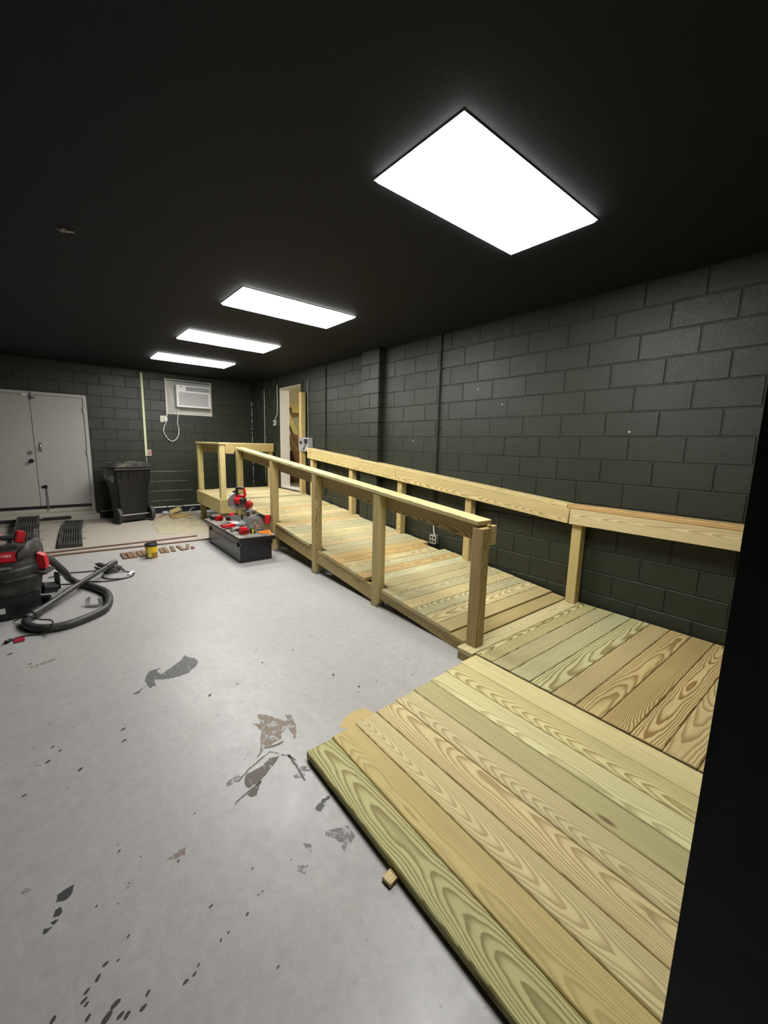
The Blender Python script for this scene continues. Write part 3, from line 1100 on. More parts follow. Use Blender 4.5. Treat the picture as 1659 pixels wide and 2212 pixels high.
# breaker box by the doorway with its thin cable
t = thing('switch_gear', 'open grey electrical disconnect box on the wall right of the doorway', 'electrical box', (XR, 6.80, 1.49))
BOXG = plain('box_paint_grey', srgb(172, 172, 172), 0.45, 0.1)
bm = B()
b2(bm, -0.10, -0.001, -0.095, 0.095, -0.125, 0.125)
obj('case', bm, BOXG, t, bevel=0.004)
bm = B()
b2(bm, -0.185, -0.101, 0.088, 0.094, -0.122, 0.122)
obj('lid', bm, plain('lid_light_grey', srgb(196, 196, 194), 0.45, 0.1), t)
bm = B()
b2(bm, -0.104, -0.1005, -0.08, 0.04, 0.02, 0.10)
obj('interior', bm, BLACK, t)
bm = B()
tube(bm, [(-0.106, 0.08, -0.10), (-0.112, 0.03, -0.06), (-0.112, -0.01, -0.015), (-0.108, -0.05, 0.03)], 0.006, 6, 4)
obj('wire', bm, BLACK, t, True)
bm = B()
b2(bm, -0.165, -0.125, 0.0855, 0.088, 0.01, 0.06)
obj('sticker', bm, BLACK, t)
bm = B()
cyl(bm, (-0.02, 0.03, 0.125), (-0.02, 0.05, 1.16), 0.006, None, 8)
obj('cable', bm, PAINTLESS, t, True)

# light switch on the far side of the doorway
t = thing('light_switch', 'small switch box on the wall left of the doorway under a thin cable', 'switch', (XR, 8.24, 1.92))
bm = B()
b2(bm, -0.045, -0.001, -0.04, 0.04, -0.058, 0.058)
obj('box', bm, BOXG, t, bevel=0.004)
bm = B()
b2(bm, -0.055, -0.045, -0.012, 0.012, -0.02, 0.02)
obj('toggle', bm, BLACK, t)
bm = B()
tube(bm, [(-0.012, 0.0, 0.058), (-0.012, -0.04, 0.12), (-0.012, -0.105, 0.22), (-0.012, -0.11, 0.76)], 0.007, 8, 4)
obj('cable', bm, plain('white_cable', srgb(206, 206, 190), 0.5), t, True)

# ---------------------------------------------------------------- the doorway and the store room behind it
bm = B()
f = 0.07
b2(bm, XR - 0.012, XR + 0.004, DY0 - f, DY0, DZ0, DZ1 + f)
b2(bm, XR - 0.012, XR + 0.004, DY1, DY1 + f, DZ0, DZ1 + f)
b2(bm, XR - 0.012, XR + 0.004, DY0, DY1, DZ1, DZ1 + f)
struct(obj('door_1', bm, GREEN), 'dark green casing of the open doorway')
bm = B()
b2(bm, XR - 0.004, XR + 0.20, DY1 - 0.012, DY1, DZ0 + 0.02, DZ1)
b2(bm, XR - 0.004, XR + 0.20, DY0, DY0 + 0.012, DZ0 + 0.02, DZ1)
b2(bm, XR - 0.004, XR + 0.20, DY0 + 0.012, DY1 - 0.012, DZ1 - 0.012, DZ1)
b2(bm, XR - 0.002, XR + 0.20, DY0, DY1, DZ0, DZ0 + 0.02)
struct(obj('door_jamb', bm, plain('primer_white', srgb(206, 202, 196), 0.6, var=0.05)), 'white primed reveal of the open doorway')
bm = B()
sx0, sx1, sy0, sy1 = XR + 0.20, 6.3, 6.2, 9.4
b2(bm, sx0, sx1, sy0, sy1, 0.45, DZ0)
struct(obj('store_floor', bm, plain('store_floor', srgb(150, 138, 122), 0.7)))
bm = B()
b2(bm, sx1, sx1 + 0.1, sy0, sy1, 0.45, 2.85)
b2(bm, sx0, sx1, sy1, sy1 + 0.1, 0.45, 2.85)
b2(bm, sx0, sx1, sy0 - 0.1, sy0, 0.45, 2.85)
struct(obj('wall_store', bm, plain('store_wall_cream', srgb(214, 208, 176), 0.7, var=0.04)), 'cream wall of the store room beyond the doorway')
bm = B()
b2(bm, sx0, sx1, sy0, sy1, 2.85, 2.95)
struct(obj('ceiling_store', bm, MATS['store_wall_cream']))
t = thing('store_lamp', 'light fixture on the store room ceiling beyond the doorway', 'ceiling light', (5.0, 7.4, 2.85))
bm = B()
lathe(bm, [(0, 0), (0.16, 0), (0.16, -0.03), (0.12, -0.03)], seg=20)
obj('base', bm, FRAME, t, True)
bm = B()
lathe(bm, [(0.13, -0.03), (0.12, -0.08), (0.06, -0.11), (0, -0.115)], seg=20)
obj('globe', bm, emit_mat('lamp_globe', (1.0, 0.90, 0.70), 90.0), t, True)

# lumber in the store room: leaning brown boards and pale timbers
BR = srgb(150, 118, 88)
for k in range(7):
    tp, bt_ = Vector((4.33 + 0.05 * k, 8.74 + 0.008 * (k % 2), 1.74 - 0.02 * (k % 3))), Vector((4.62 + 0.05 * k, 8.58, 0.602))
    b = plank('leaning_board', (tp + bt_) / 2, tp - bt_, (0.35, -1, 0.2), (tp - bt_).length, 0.042, 0.018, None, tuple(c * (0.8 + 0.09 * (k % 3)) for c in BR))
    tag(b, 'thin brown board leaning in the store room behind the doorway', 'board', 'brown boards leaning in the store room')
for c0, c1, w, lb in (((4.42, 8.95, 2.20), (5.05, 8.87, 0.66), 0.12, 'pale timber leaning steeply behind the brown boards'), ((4.62, 9.12, 2.28), (5.50, 9.20, 2.33), 0.13, 'thick pale timber lying level at head height in the store room'), ((4.52, 9.30, 2.44), (5.50, 9.32, 2.22), 0.13, 'pale sloping timber behind the level one in the store room')):
    c0, c1 = Vector(c0), Vector(c1)
    b = plank('timber', (c0 + c1) / 2, c1 - c0, (0.1, -1, 0.0), (c1 - c0).length, w, 0.085, None, srgb(232, 218, 150))
    tag(b, lb, 'timber')
b = plank('plywood_sheet', Vector((4.62, 9.16, 0.965)), (0.0, 0.05, 1), (0.05, -1, 0.05), 0.74, 0.9, 0.02, None, srgb(120, 92, 66))
tag(b, 'brown sheet panel standing low behind the leaning boards', 'panel')
# ---------------------------------------------------------------- wheeled trash cart
CARTM = plain('cart_black', (0.010, 0.010, 0.011), 0.42, var=0.25, scale=12)
CARTL = plain('cart_lid', (0.03, 0.029, 0.027), 0.42, var=0.3, scale=8, dusty=0.45)
CART = thing('trash_cart', 'black wheeled trash cart with a dusty lid beside the double door', 'trash cart', (1.235, 8.68, 0), math.radians(14))
secs = []
for z, w, y0, y1, r in ((0.035, 0.225, 0.03, 0.34, 0.03), (0.10, 0.235, 0.022, 0.35, 0.03), (0.55, 0.262, 0.0, 0.42, 0.04), (0.70, 0.270, -0.008, 0.45, 0.04), (0.76, 0.292, -0.03, 0.48, 0.04), (0.965, 0.30, -0.035, 0.50, 0.04)):
    secs.append(rrect(-w, w, y0, y1, z, r))
bm = B()
loft(bm, secs)
body = obj('body', bm, CARTM, CART, True)
bm = B()
loft(bm, [rrect(-0.315, 0.315, -0.05, 0.52, 0.955, 0.04), rrect(-0.325, 0.325, -0.06, 0.53, 0.962, 0.045), rrect(-0.325, 0.325, -0.06, 0.53, 0.985, 0.045), rrect(-0.315, 0.315, -0.05, 0.52, 0.992, 0.04)])
obj('rim', bm, CARTM, CART, True)
bm = B()
loft(bm, [rrect(-0.318, 0.318, -0.03, 0.56, 0.999, 0.05), rrect(-0.325, 0.325, -0.035, 0.57, 1.02, 0.06), rrect(-0.30, 0.30, 0.03, 0.55, 1.075, 0.08), rrect(-0.20, 0.20, 0.14, 0.48, 1.105, 0.08)])
lid = obj('lid', bm, CARTL, CART, True)
for s in (-0.12, 0.12):
    bm = B()
    b2(bm, s - 0.012, s + 0.012, 0.06, 0.50, 1.075, 1.103)
    obj('lid_rib', bm, CARTL, lid, bevel=0.006)
bm = B()
cyl(bm, (-0.33, -0.085, 0.972), (0.33, -0.085, 0.972), 0.013, None, 10)
for x in (-0.30, 0, 0.30):
    box(bm, (x, -0.06, 0.972), (0.03, 0.06, 0.03))
obj('handle', bm, CARTM, CART, True)
for s in (-1, 1):
    bm = B()
    M = Matrix.Translation((s * 0.275, 0.02, 0.14)) @ Matrix.Rotation(PI / 2, 4, 'Y')
    lathe(bm, [(0, -0.02), (0.05, -0.022), (0.095, -0.018), (0.12, -0.034), (0.138, -0.026), (0.14, 0.0), (0.138, 0.026), (0.12, 0.034), (0.095, 0.018), (0.05, 0.022), (0, 0.02)], M=M, seg=26)
    w = obj('wheel', bm, plain('wheel_rubber', (0.018, 0.018, 0.018), 0.6, dusty=0.2), CART, True)
bm = B()
cyl(bm, (-0.25, 0.02, 0.14), (0.25, 0.02, 0.14), 0.012, None, 10)
obj('axle', bm, STEEL, CART, True)
bm = B()
for x in (-0.2, -0.07, 0.07, 0.2):
    b2(bm, x - 0.014, x + 0.014, -0.048, -0.006, 0.78, 0.95)
obj('rear_rib', bm, CARTM, CART, bevel=0.006)
PRINT = plain('white_print', (0.75, 0.75, 0.75), 0.5, var=0.08)
Rm = Matrix((Vector((0, -1, 0)), Vector((0, 0, 1)), Vector((-1, 0, 0)))).transposed().to_4x4()
Rt = Rm.copy(); Rt.translation = (-0.3005, 0.25, 0.83)
text('lettering', 'Waste', 0.17, PRINT, body, Rt, 0.001)
Rt = Rm.copy(); Rt.translation = (-0.2985, 0.12, 0.77)
text('lettering', 'Pro', 0.075, PRINT, body, Rt, 0.001)
Rt = Rm.copy(); Rt.translation = (-0.3015, 0.40, 0.925)
text('lettering', 'o', 0.05, PRINT, body, Rt, 0.001)

# ---------------------------------------------------------------- black tool chest
CHB = plain('chest_black_gloss', (0.011, 0.011, 0.012), 0.28, var=0.2)
CHT = plain('chest_lid_diamond', (0.10, 0.095, 0.085), 0.45, var=0.5, scale=180, bump=0.5, dusty=0.85)
CHEST = thing('tool_chest', 'long black metal truck tool chest on the floor beside the ramp', 'tool chest', (2.035, 5.70, 0), -math.radians(1.6))
bm = B()
b2(bm, -0.205, 0.205, -0.725, 0.69, 0.001, 0.215)
obj('body', bm, CHB, CHEST, bevel=0.006)
bm = B()
b2(bm, -0.205, 0.205, -0.76, 0.76, 0.216, 0.272)
obj('side_wing', bm, CHB, CHEST, bevel=0.005)
bm = B()
b2(bm, -0.235, 0.235, -0.80, 0.82, 0.273, 0.322)
lid = obj('lid', bm, CHB, CHEST, bevel=0.008)
bm = B()
b2(bm, -0.232, 0.232, -0.797, 0.817, 0.3225, 0.335)
obj('tread_plate', bm, CHT, lid, bevel=0.004)
bm = B()
b2(bm, -0.222, -0.2055, -0.66, -0.60, 0.20, 0.27)
obj('latch', bm, CHB, CHEST)
bm = B()
b2(bm, -0.222, -0.2055, 0.55, 0.61, 0.20, 0.27)
obj('latch', bm, CHB, CHEST)
bm = B()
b2(bm, -0.2375, -0.2352, -0.28, -0.02, 0.285, 0.315)
obj('lid_clasp', bm, CHT, CHEST)

ZT = 0.3355
RED2 = plain('tool_red_bright', srgb(206, 28, 38), 0.38, var=0.12)
TBLK = plain('tool_black', (0.014, 0.014, 0.015), 0.5, var=0.3)
ALU = plain('cast_aluminium', (0.52, 0.52, 0.51), 0.38, 0.65, 0.15)
GRD = plain('guard_grey', (0.27, 0.275, 0.28), 0.4, 0.5, 0.2)
SAWD = plain('dusty_grey', (0.25, 0.235, 0.21), 0.65, dusty=0.6)

# mitre saw
MS = thing('mitre_saw', 'red mitre saw with a toothed blade guard standing on the tool chest', 'mitre saw', (2.085, 5.72, ZT), math.radians(-60))
bm = B()
lathe(bm, [(0, 0.012), (0.13, 0.012), (0.135, 0.02), (0.135, 0.05), (0.12, 0.058), (0, 0.058)], seg=30)
base = obj('turntable', bm, ALU, MS, True)
bm = B()
prism(bm, [(-0.035, -0.10), (0.035, -0.10), (0.03, -0.30), (-0.03, -0.30)], 0.02, 0.052)
b2(bm, -0.028, 0.028, -0.34, -0.30, 0.018, 0.056)
obj('mitre_arm', bm, RED2, MS, bevel=0.004, label='red mitre arm')
bm = B()
loft(bm, [rrect(-0.19, 0.17, -0.05, 0.09, 0.0, 0.03), rrect(-0.19, 0.17, -0.05, 0.09, 0.045, 0.03)])
obj('base', bm, ALU, MS, True)
bm = B()
b2(bm, -0.20, -0.02, 0.035, 0.055, 0.058, 0.13)
b2(bm, 0.02, 0.175, 0.035, 0.055, 0.058, 0.13)
obj('fence', bm, ALU, MS, bevel=0.006)
bm = B()
b2(bm, -0.17, -0.10, -0.20, -0.03, 0.0, 0.03)
obj('foot', bm, TBLK, MS, bevel=0.006)
Mbl = Matrix.Translation((-0.06, 0.0, 0.335)) @ Matrix.Rotation(PI / 2, 4, 'Y') @ Matrix.Rotation(0.12, 4, 'X')
bm = B()
teeth = []
N = 40
for k in range(N):
    a = 2 * PI * k / N
    teeth += [(0.125 * math.cos(a), 0.125 * math.sin(a)), (0.118 * math.cos(a + 0.06), 0.118 * math.sin(a + 0.06))]
prism(bm, teeth, -0.0015, 0.0015, Mbl)
obj('blade', bm, ALU, MS)
bm = B()
gp = [(0.130 * math.cos(a), 0.130 * math.sin(a)) for a in [math.radians(60 + 13 * k) for k in range(19)]]
gi = [(0.05 * math.cos(a), 0.05 * math.sin(a)) for a in [math.radians(60 + 13 * k) for k in range(18, -1, -1)]]
prism(bm, gp + gi, -0.014, 0.014, Mbl)
obj('blade_guard', bm, GRD, MS, bevel=0.002)
bm = B()
cyl(bm, (-0.045, 0.0, 0.36), (0.06, -0.01, 0.36), 0.048, 0.05, 18)
head = obj('motor_housing', bm, RED2, MS, True)
bm = B()
cyl(bm, (0.06, -0.01, 0.36), (0.105, -0.012, 0.36), 0.051, 0.040, 18)
obj('motor_cap', bm, TBLK, head, True)
bm = B()
box(bm, (0.11, 0.06, 0.30), (0.09, 0.10, 0.085), Matrix.Rotation(0.5, 3, 'Y'))
obj('battery', bm, plain('tool_deep_red', srgb(160, 22, 30), 0.45), MS, bevel=0.012, label='red battery pack')
bm = B()
tube(bm, [(0.075, 0.0, 0.40), (0.105, 0.0, 0.44), (0.098, 0.0, 0.50), (0.085, 0.0, 0.535)], 0.017, 8, 4)
tube(bm, [(-0.03, 0.0, 0.415), (0.03, 0.0, 0.425), (0.08, 0.0, 0.42)], 0.020, 8, 4)
obj('handle_loop', bm, RED2, MS, True)
bm = B()
tube(bm, [(0.08, 0.0, 0.53), (0.04, 0.0, 0.535), (-0.02, 0.0, 0.53), (-0.04, 0.0, 0.515), (-0.03, 0.0, 0.455), (-0.02, 0.0, 0.43)], 0.019, 8, 4)
obj('grip', bm, TBLK, MS, True, label='black grip')
bm = B()
cyl(bm, (0.02, 0.16, 0.05), (0.02, 0.13, 0.30), 0.032, 0.028, 14)
box(bm, (0.0, 0.08, 0.29), (0.07, 0.14, 0.06))
cyl(bm, (-0.06, 0.14, 0.20), (0.10, 0.14, 0.20), 0.02, None, 12)
obj('pivot_arm', bm, GRD, MS, bevel=0.004)
bm = B()
box(bm, (-0.08, 0.02, 0.475), (0.06, 0.05, 0.03), 0.3)
obj('dust_port', bm, TBLK, MS, bevel=0.005)
bm = B()
cyl(bm, (0.13, 0.08, 0.13), (0.13, 0.08, 0.20), 0.018, None, 12)
cyl(bm, (0.09, 0.04, 0.20), (0.19, 0.11, 0.225), 0.014, None, 10)
obj('clamp', bm, ALU, MS, True)

# circular saw
CS = thing('circular_saw', 'grey and red circular saw lying at the ramp side of the tool chest', 'circular saw', (2.115, 5.27, ZT), math.radians(-4))
Mg = Matrix.Translation((0.0, 0.0, 0.103)) @ Matrix.Rotation(PI / 2, 4, 'X') @ Matrix.Rotation(0.0, 4, 'Z')
bm = B()
up = [(0.108 * math.cos(a), 0.108 * math.sin(a)) for a in [math.radians(-25 + 11.5 * k) for k in range(21)]]
inn = [(0.045 * math.cos(a), 0.045 * math.sin(a)) for a in [math.radians(-25 + 11.5 * k) for k in range(20, -1, -1)]]
prism(bm, up + inn, -0.018, 0.022, Mg)
g = obj('upper_guard', bm, GRD, CS, bevel=0.003)
bm = B()
lo = [(0.096 * math.cos(a), 0.096 * math.sin(a)) for a in [math.radians(150 + 11 * k) for k in range(18)]]
li = [(0.05 * math.cos(a), 0.05 * math.sin(a)) for a in [math.radians(150 + 11 * k) for k in range(17, -1, -1)]]
prism(bm, lo + li, -0.012, 0.012, Mg)
obj('lower_guard', bm, ALU, CS, bevel=0.002)
bm = B()
prism(bm, [(0.085 * math.cos(2 * PI * k / 32), 0.085 * math.sin(2 * PI * k / 32)) for k in range(32)], -0.001, 0.001, Mg)
obj('blade', bm, ALU, CS)
bm = B()
cyl(bm, (0, -0.024, 0.103), (0, -0.004, 0.103), 0.022, None, 14)
cyl(bm, (0.035, -0.024, 0.06), (0.035, -0.006, 0.06), 0.016, None, 12)
obj('arbor', bm, CHROME, CS, True)
bm = B()
box(bm, (-0.01, 0.035, 0.052), (0.27, 0.12, 0.004), Matrix.Rotation(-0.06, 3, 'Y'))
obj('shoe', bm, STEEL, CS)
bm = B()
cyl(bm, (0.0, 0.02, 0.105), (0.0, 0.11, 0.105), 0.040, 0.036, 14)
obj('motor', bm, TBLK, CS, True)
bm = B()
tube(bm, [(0.0, 0.035, 0.19), (0.06, 0.035, 0.205), (0.12, 0.035, 0.19), (0.165, 0.035, 0.14), (0.15, 0.035, 0.10)], 0.02, 8, 5)
obj('handle', bm, TBLK, CS, True)
bm = B()
box(bm, (0.185, 0.035, 0.135), (0.075, 0.075, 0.115), Matrix.Rotation(0.12, 3, 'Y'))
bt = obj('battery', bm, RED2, CS, bevel=0.010, label='red battery pack')
bm = B()
box(bm, (0.226, 0.035, 0.135), (0.012, 0.07, 0.10), Matrix.Rotation(0.12, 3, 'Y'))
obj('battery_cap', bm, TBLK, bt, bevel=0.004)
text('lettering', 'Milwaukee', 0.022, PRINT, g, Matrix.Translation((0.0, -0.0235, 0.178)) @ Matrix.Rotation(PI / 2, 4, 'X'), 0.0006)

def driver(label, loc, rz, kind):
    """cordless driver lying on its side: motor tube, chuck, grip and battery"""
    t = thing('cordless_driver', label, 'drill', loc, rz, 'red cordless drivers')
    bm = B()
    cyl(bm, (-0.06, 0, 0.038), (0.07, 0, 0.038), 0.033, 0.031, 16)
    m_ = obj('motor_body', bm, kind, t, True)
    bm = B()
    cyl(bm, (-0.078, 0, 0.038), (-0.06, 0, 0.038), 0.028, 0.034, 14)
    obj('end_cap', bm, TBLK, m_, True)
    bm = B()
    lathe(bm, [(0, 0.0), (0.028, 0.0), (0.027, 0.03), (0.016, 0.055), (0.009, 0.06), (0.009, 0.085), (0, 0.087)], M=Matrix.Translation((0.07, 0, 0.038)) @ Matrix.Rotation(PI / 2, 4, 'Y'), seg=16)
    obj('chuck', bm, TBLK, t, True)
    bm = B()
    tube(bm, [(-0.025, -0.02, 0.036), (-0.035, -0.07, 0.033), (-0.040, -0.115, 0.033)], 0.021, 8, 4)
    obj('grip', bm, TBLK, t, True)
    bm = B()
    box(bm, (-0.040, -0.145, 0.036), (0.11, 0.055, 0.07))
    b = obj('battery', bm, RED2, t, bevel=0.009)
    bm = B()
    box(bm, (-0.040, -0.174, 0.036), (0.075, 0.006, 0.045))
    obj('battery_cap', bm, plain('battery_dark_red', srgb(120, 16, 24), 0.4), b, bevel=0.002)
    return t
driver('dusty red cordless driver at the far left end of the tool chest', (1.955, 6.395, ZT), math.radians(20), plain('dusty_tool', (0.16, 0.11, 0.10), 0.6, dusty=0.4))
driver('cordless driver lying before the base of the mitre saw blade', (2.13, 6.20, ZT), math.radians(8), TBLK)

# battery packs
def battery(label, loc, rz, s=1.0):
    t = thing('battery_pack', label, 'battery', loc, rz)
    bm = B()
    b2(bm, -0.055 * s, 0.055 * s, -0.04 * s, 0.04 * s, 0.0, 0.062 * s)
    b = obj('case', bm, RED2, t, bevel=0.008)
    bm = B()
    b2(bm, -0.038 * s, 0.038 * s, -0.043 * s, -0.0395 * s, 0.014 * s, 0.05 * s)
    obj('front_plate', bm, MATS['battery_dark_red'], t)
    bm = B()
    b2(bm, -0.04 * s, 0.04 * s, -0.02 * s, 0.05 * s, 0.062 * s, 0.082 * s)
    obj('slide_rail', bm, RED2, t, bevel=0.003)
    return t
battery('square red battery pack at the front corner of the tool chest', (1.925, 5.155, ZT), math.radians(8))
battery('red battery pack behind the drivers at the back of the tool chest', (2.19, 6.33, ZT), math.radians(-12), 0.95)

# tape measure
t = thing('tape_measure', 'black and yellow tape measure next to the red battery pack', 'tape measure', (2.035, 5.14, ZT), math.radians(-5))
bm = B()
prism(bm, [(-0.036, 0.0), (0.036, 0.0), (0.04, 0.02), (0.034, 0.05), (0.012, 0.068), (-0.014, 0.068), (-0.034, 0.05), (-0.038, 0.02)], -0.022, 0.022, XZ)
obj('case', bm, TBLK, t, bevel=0.004)
bm = B()
b2(bm, -0.012, 0.008, -0.026, -0.0215, 0.004, 0.060)
obj('yellow_band', bm, plain('tape_yellow', srgb(236, 220, 40), 0.45), t, label='bright yellow band')
bm = B()
b2(bm, 0.018, 0.036, -0.026, -0.0215, 0.02, 0.05)
obj('belt_clip', bm, STEEL, t)

# orange speed square
t = thing('speed_square', 'orange triangular speed square lying on the front of the tool chest', 'speed square', (2.175, 5.035, ZT), 0)
ORG = plain('square_orange', srgb(240, 126, 26), 0.42, var=0.06)
bm = B()
tri_o = [(-0.075, 0.075), (0.03, -0.115), (0.095, 0.11)]
tri_i = [(-0.022, 0.058), (0.028, -0.035), (0.060, 0.078)]
vo = [[bm.verts.new((x, y, z)) for x, y in tri_o] for z in (0.0, 0.008)]
vi = [[bm.verts.new((x, y, z)) for x, y in tri_i] for z in (0.0, 0.008)]
for k in range(3):
    k2 = (k + 1) % 3
    bm.faces.new((vo[0][k], vo[0][k2], vo[1][k2], vo[1][k]))
    bm.faces.new((vi[0][k], vi[1][k], vi[1][k2], vi[0][k2]))
    bm.faces.new((vo[1][k], vo[1][k2], vi[1][k2], vi[1][k]))
    bm.faces.new((vo[0][k], vi[0][k], vi[0][k2], vo[0][k2]))
obj('blade', bm, ORG, t)
bm = B()
tube(bm, [(-0.078, 0.078, 0.008), (0.098, 0.114, 0.008)], 0.009, 6, 1, False)
obj('fence', bm, ORG, t)
bm = B()
tube(bm, [(-0.01, 0.03, 0.007), (0.05, 0.05, 0.007)], 0.004, 6, 1, False)
tube(bm, [(0.03, 0.066, 0.007), (0.02, -0.02, 0.007)], 0.004, 6, 1, False)
obj('scale_bar', bm, plain('orange_dark', srgb(196, 92, 16), 0.5), t)

# grey-white grinder-like tool pieces in front of the saw
t = thing('multi_tool', 'small grey and red hand tool lying on the chest before the mitre saw', 'hand tool', (1.89, 5.40, ZT), math.radians(35))
bm = B()
tube(bm, [(-0.06, 0, 0.025), (0.0, 0, 0.028), (0.07, 0, 0.025), (0.11, 0, 0.022)], [0.028, 0.026, 0.022, 0.014], 10, 4)
obj('body', bm, plain('tool_light_grey', (0.42, 0.42, 0.41), 0.5, dusty=0.3), t, True)
bm = B()
b2(bm, -0.07, 0.02, -0.012, 0.012, 0.045, 0.056)
obj('red_band', bm, RED2, t, bevel=0.004)
bm = B()
box(bm, (0.03, -0.05, 0.015), (0.10, 0.04, 0.03), 0.4)
obj('side_case', bm, TBLK, t, bevel=0.006)

# ---------------------------------------------------------------- shop vacuum
VB = plain('vac_black', (0.016, 0.0158, 0.015), 0.5, var=0.25, scale=9, dusty=0.16)
VT = plain('vac_tank', (0.022, 0.0215, 0.020), 0.5, var=0.25, scale=9, dusty=0.22)
VAC = thing('shop_vacuum', 'large black wet and dry vacuum with red latch and label at the left edge', 'vacuum cleaner', (-0.355, 4.72, 0))
bm = B()
lathe(bm, [(0, 0.055), (0.215, 0.055), (0.235, 0.075), (0.25, 0.16), (0.272, 0.30), (0.276, 0.315), (0, 0.315)], seg=40)
obj('tank', bm, VT, VAC, True)
bm = B()
lathe(bm, [(0, 0.316), (0.300, 0.316), (0.308, 0.325), (0.306, 0.335), (0.283, 0.345), (0, 0.345)], seg=40)
obj('tank_rim', bm, VB, VAC, True)
bm = B()
lathe(bm, [(0, 0.346), (0.280, 0.346), (0.284, 0.40), (0.276, 0.415), (0.268, 0.42), (0.268, 0.455), (0.262, 0.475), (0.245, 0.51), (0.235, 0.53), (0.20, 0.555), (0.12, 0.57), (0, 0.575)], seg=40)
headv = obj('motor_head', bm, VB, VAC, True)
bm = B()
for z, r in ((0.425, 0.272), (0.446, 0.272)):
    lathe(bm, [(r - 0.006, z), (r, z + 0.003), (r - 0.006, z + 0.007)], seg=40)
obj('trim_ring', bm, plain('vac_dust_line', (0.10, 0.097, 0.09), 0.6), headv, True)
# raised saddle handle on the right
bm = B()
sd_ = []
for (u, y, hw, z0, z1) in ((0.105, -0.215, 0.04, 0.47, 0.535), (0.135, -0.20, 0.07, 0.47, 0.575), (0.165, -0.165, 0.095, 0.47, 0.600), (0.20, -0.11, 0.105, 0.46, 0.625), (0.235, -0.05, 0.105, 0.45, 0.634), (0.262, 0.0, 0.10, 0.44, 0.618), (0.28, 0.02, 0.085, 0.43, 0.55)):
    n_ = 10
    ring = []
    for k in range(n_):
        a_ = 2 * PI * k / n_
        ring.append(Vector((u + 0.30 * hw * math.cos(a_) * 0.4, y + hw * math.cos(a_), (z0 + z1) / 2 + (z1 - z0) / 2 * math.sin(a_))))
    sd_.append(ring)
loft(bm, sd_)
obj('handle', bm, plain('vac_handle', (0.035, 0.033, 0.030), 0.6, dusty=0.2), VAC, True)
# red side latch
bm = B()
Mr = Matrix.Rotation(math.radians(-22), 4, 'Z')
prism(bm, [(0.275, 0.51), (0.325, 0.48), (0.335, 0.40), (0.328, 0.365), (0.27, 0.365), (0.262, 0.40)], -0.032, 0.032, Mr @ XZ)
obj('latch', bm, RED, VAC, bevel=0.006, label='red side latch')
bm = B()
prism(bm, [(0.25, 0.36), (0.35, 0.345), (0.355, 0.33), (0.31, 0.318), (0.25, 0.318)], -0.085, 0.085, Mr @ XZ)
obj('side_grip', bm, MATS['vac_handle'], VAC, bevel=0.006)
# label on the front of the head
bm = B()
Ml = Matrix.Rotation(math.radians(2), 4, 'Z') @ Matrix.Translation((0.0, -0.245, 0.520)) @ Matrix.Rotation(math.radians(58), 4, 'X')
box(bm, (0, 0, 0), (0.21, 0.085, 0.03))
bm.transform(Ml)
obj('label_plate', bm, plain('label_red', srgb(178, 22, 34), 0.4), VAC, bevel=0.003)
text('lettering', 'shop-vac', 0.045, PRINT, VAC, Ml @ Matrix.Translation((0.0, 0.012, 0.0155)), 0.0008)
bm = B()
box(bm, (0.02, -0.268, 0.435), (0.12, 0.02, 0.022))
obj('switch_plate', bm, STEEL, VAC, bevel=0.003)
# accessory caddy at the foot, open topped, and feet
bm = B()
outer = [(0.30 * math.cos(a), 0.30 * math.sin(a)) for a in [math.radians(200 + 6.5 * k) for k in range(20)]]
inner = [(0.262 * math.cos(a), 0.262 * math.sin(a)) for a in [math.radians(200 + 6.5 * k) for k in range(19, -1, -1)]]
prism(bm, outer + inner, 0.012, 0.185)
obj('caddy', bm, CARTM, VAC, bevel=0.004)
bm = B()
prism(bm, [(0.298 * math.cos(a), 0.298 * math.sin(a)) for a in [math.radians(195 + 7 * k) for k in range(21)]], 0.010, 0.05)
obj('base_tray', bm, CARTM, VAC)
bm = B()
box(bm, (-0.02, -0.303, 0.09), (0.07, 0.006, 0.045), 0.02)
obj('spec_label', bm, WHITE, VAC)
for a in (-20, 60, 140, 215):
    ca, sa = math.cos(math.radians(a)), math.sin(math.radians(a))
    bm = B()
    box(bm, (ca * 0.275, sa * 0.275, 0.075), (0.10, 0.06, 0.06), math.radians(a))
    ft = obj('caster_arm', bm, CARTM, VAC, bevel=0.008)
    bm = B()
    cyl(bm, (ca * 0.31 - sa * 0.014, sa * 0.31 + ca * 0.014, 0.033), (ca * 0.31 + sa * 0.014, sa * 0.31 - ca * 0.014, 0.033), 0.032, None, 16)
    obj('caster_wheel', bm, BLACK, ft, True)
bm = B()
cyl(bm, (0.25, 0.10, 0.12), (0.355, 0.14, 0.10), 0.055, 0.05, 14)
box(bm, (0.365, 0.13, 0.165), (0.02, 0.06, 0.16), 0.5)
obj('drain_cap', bm, CARTM, VAC, bevel=0.003)

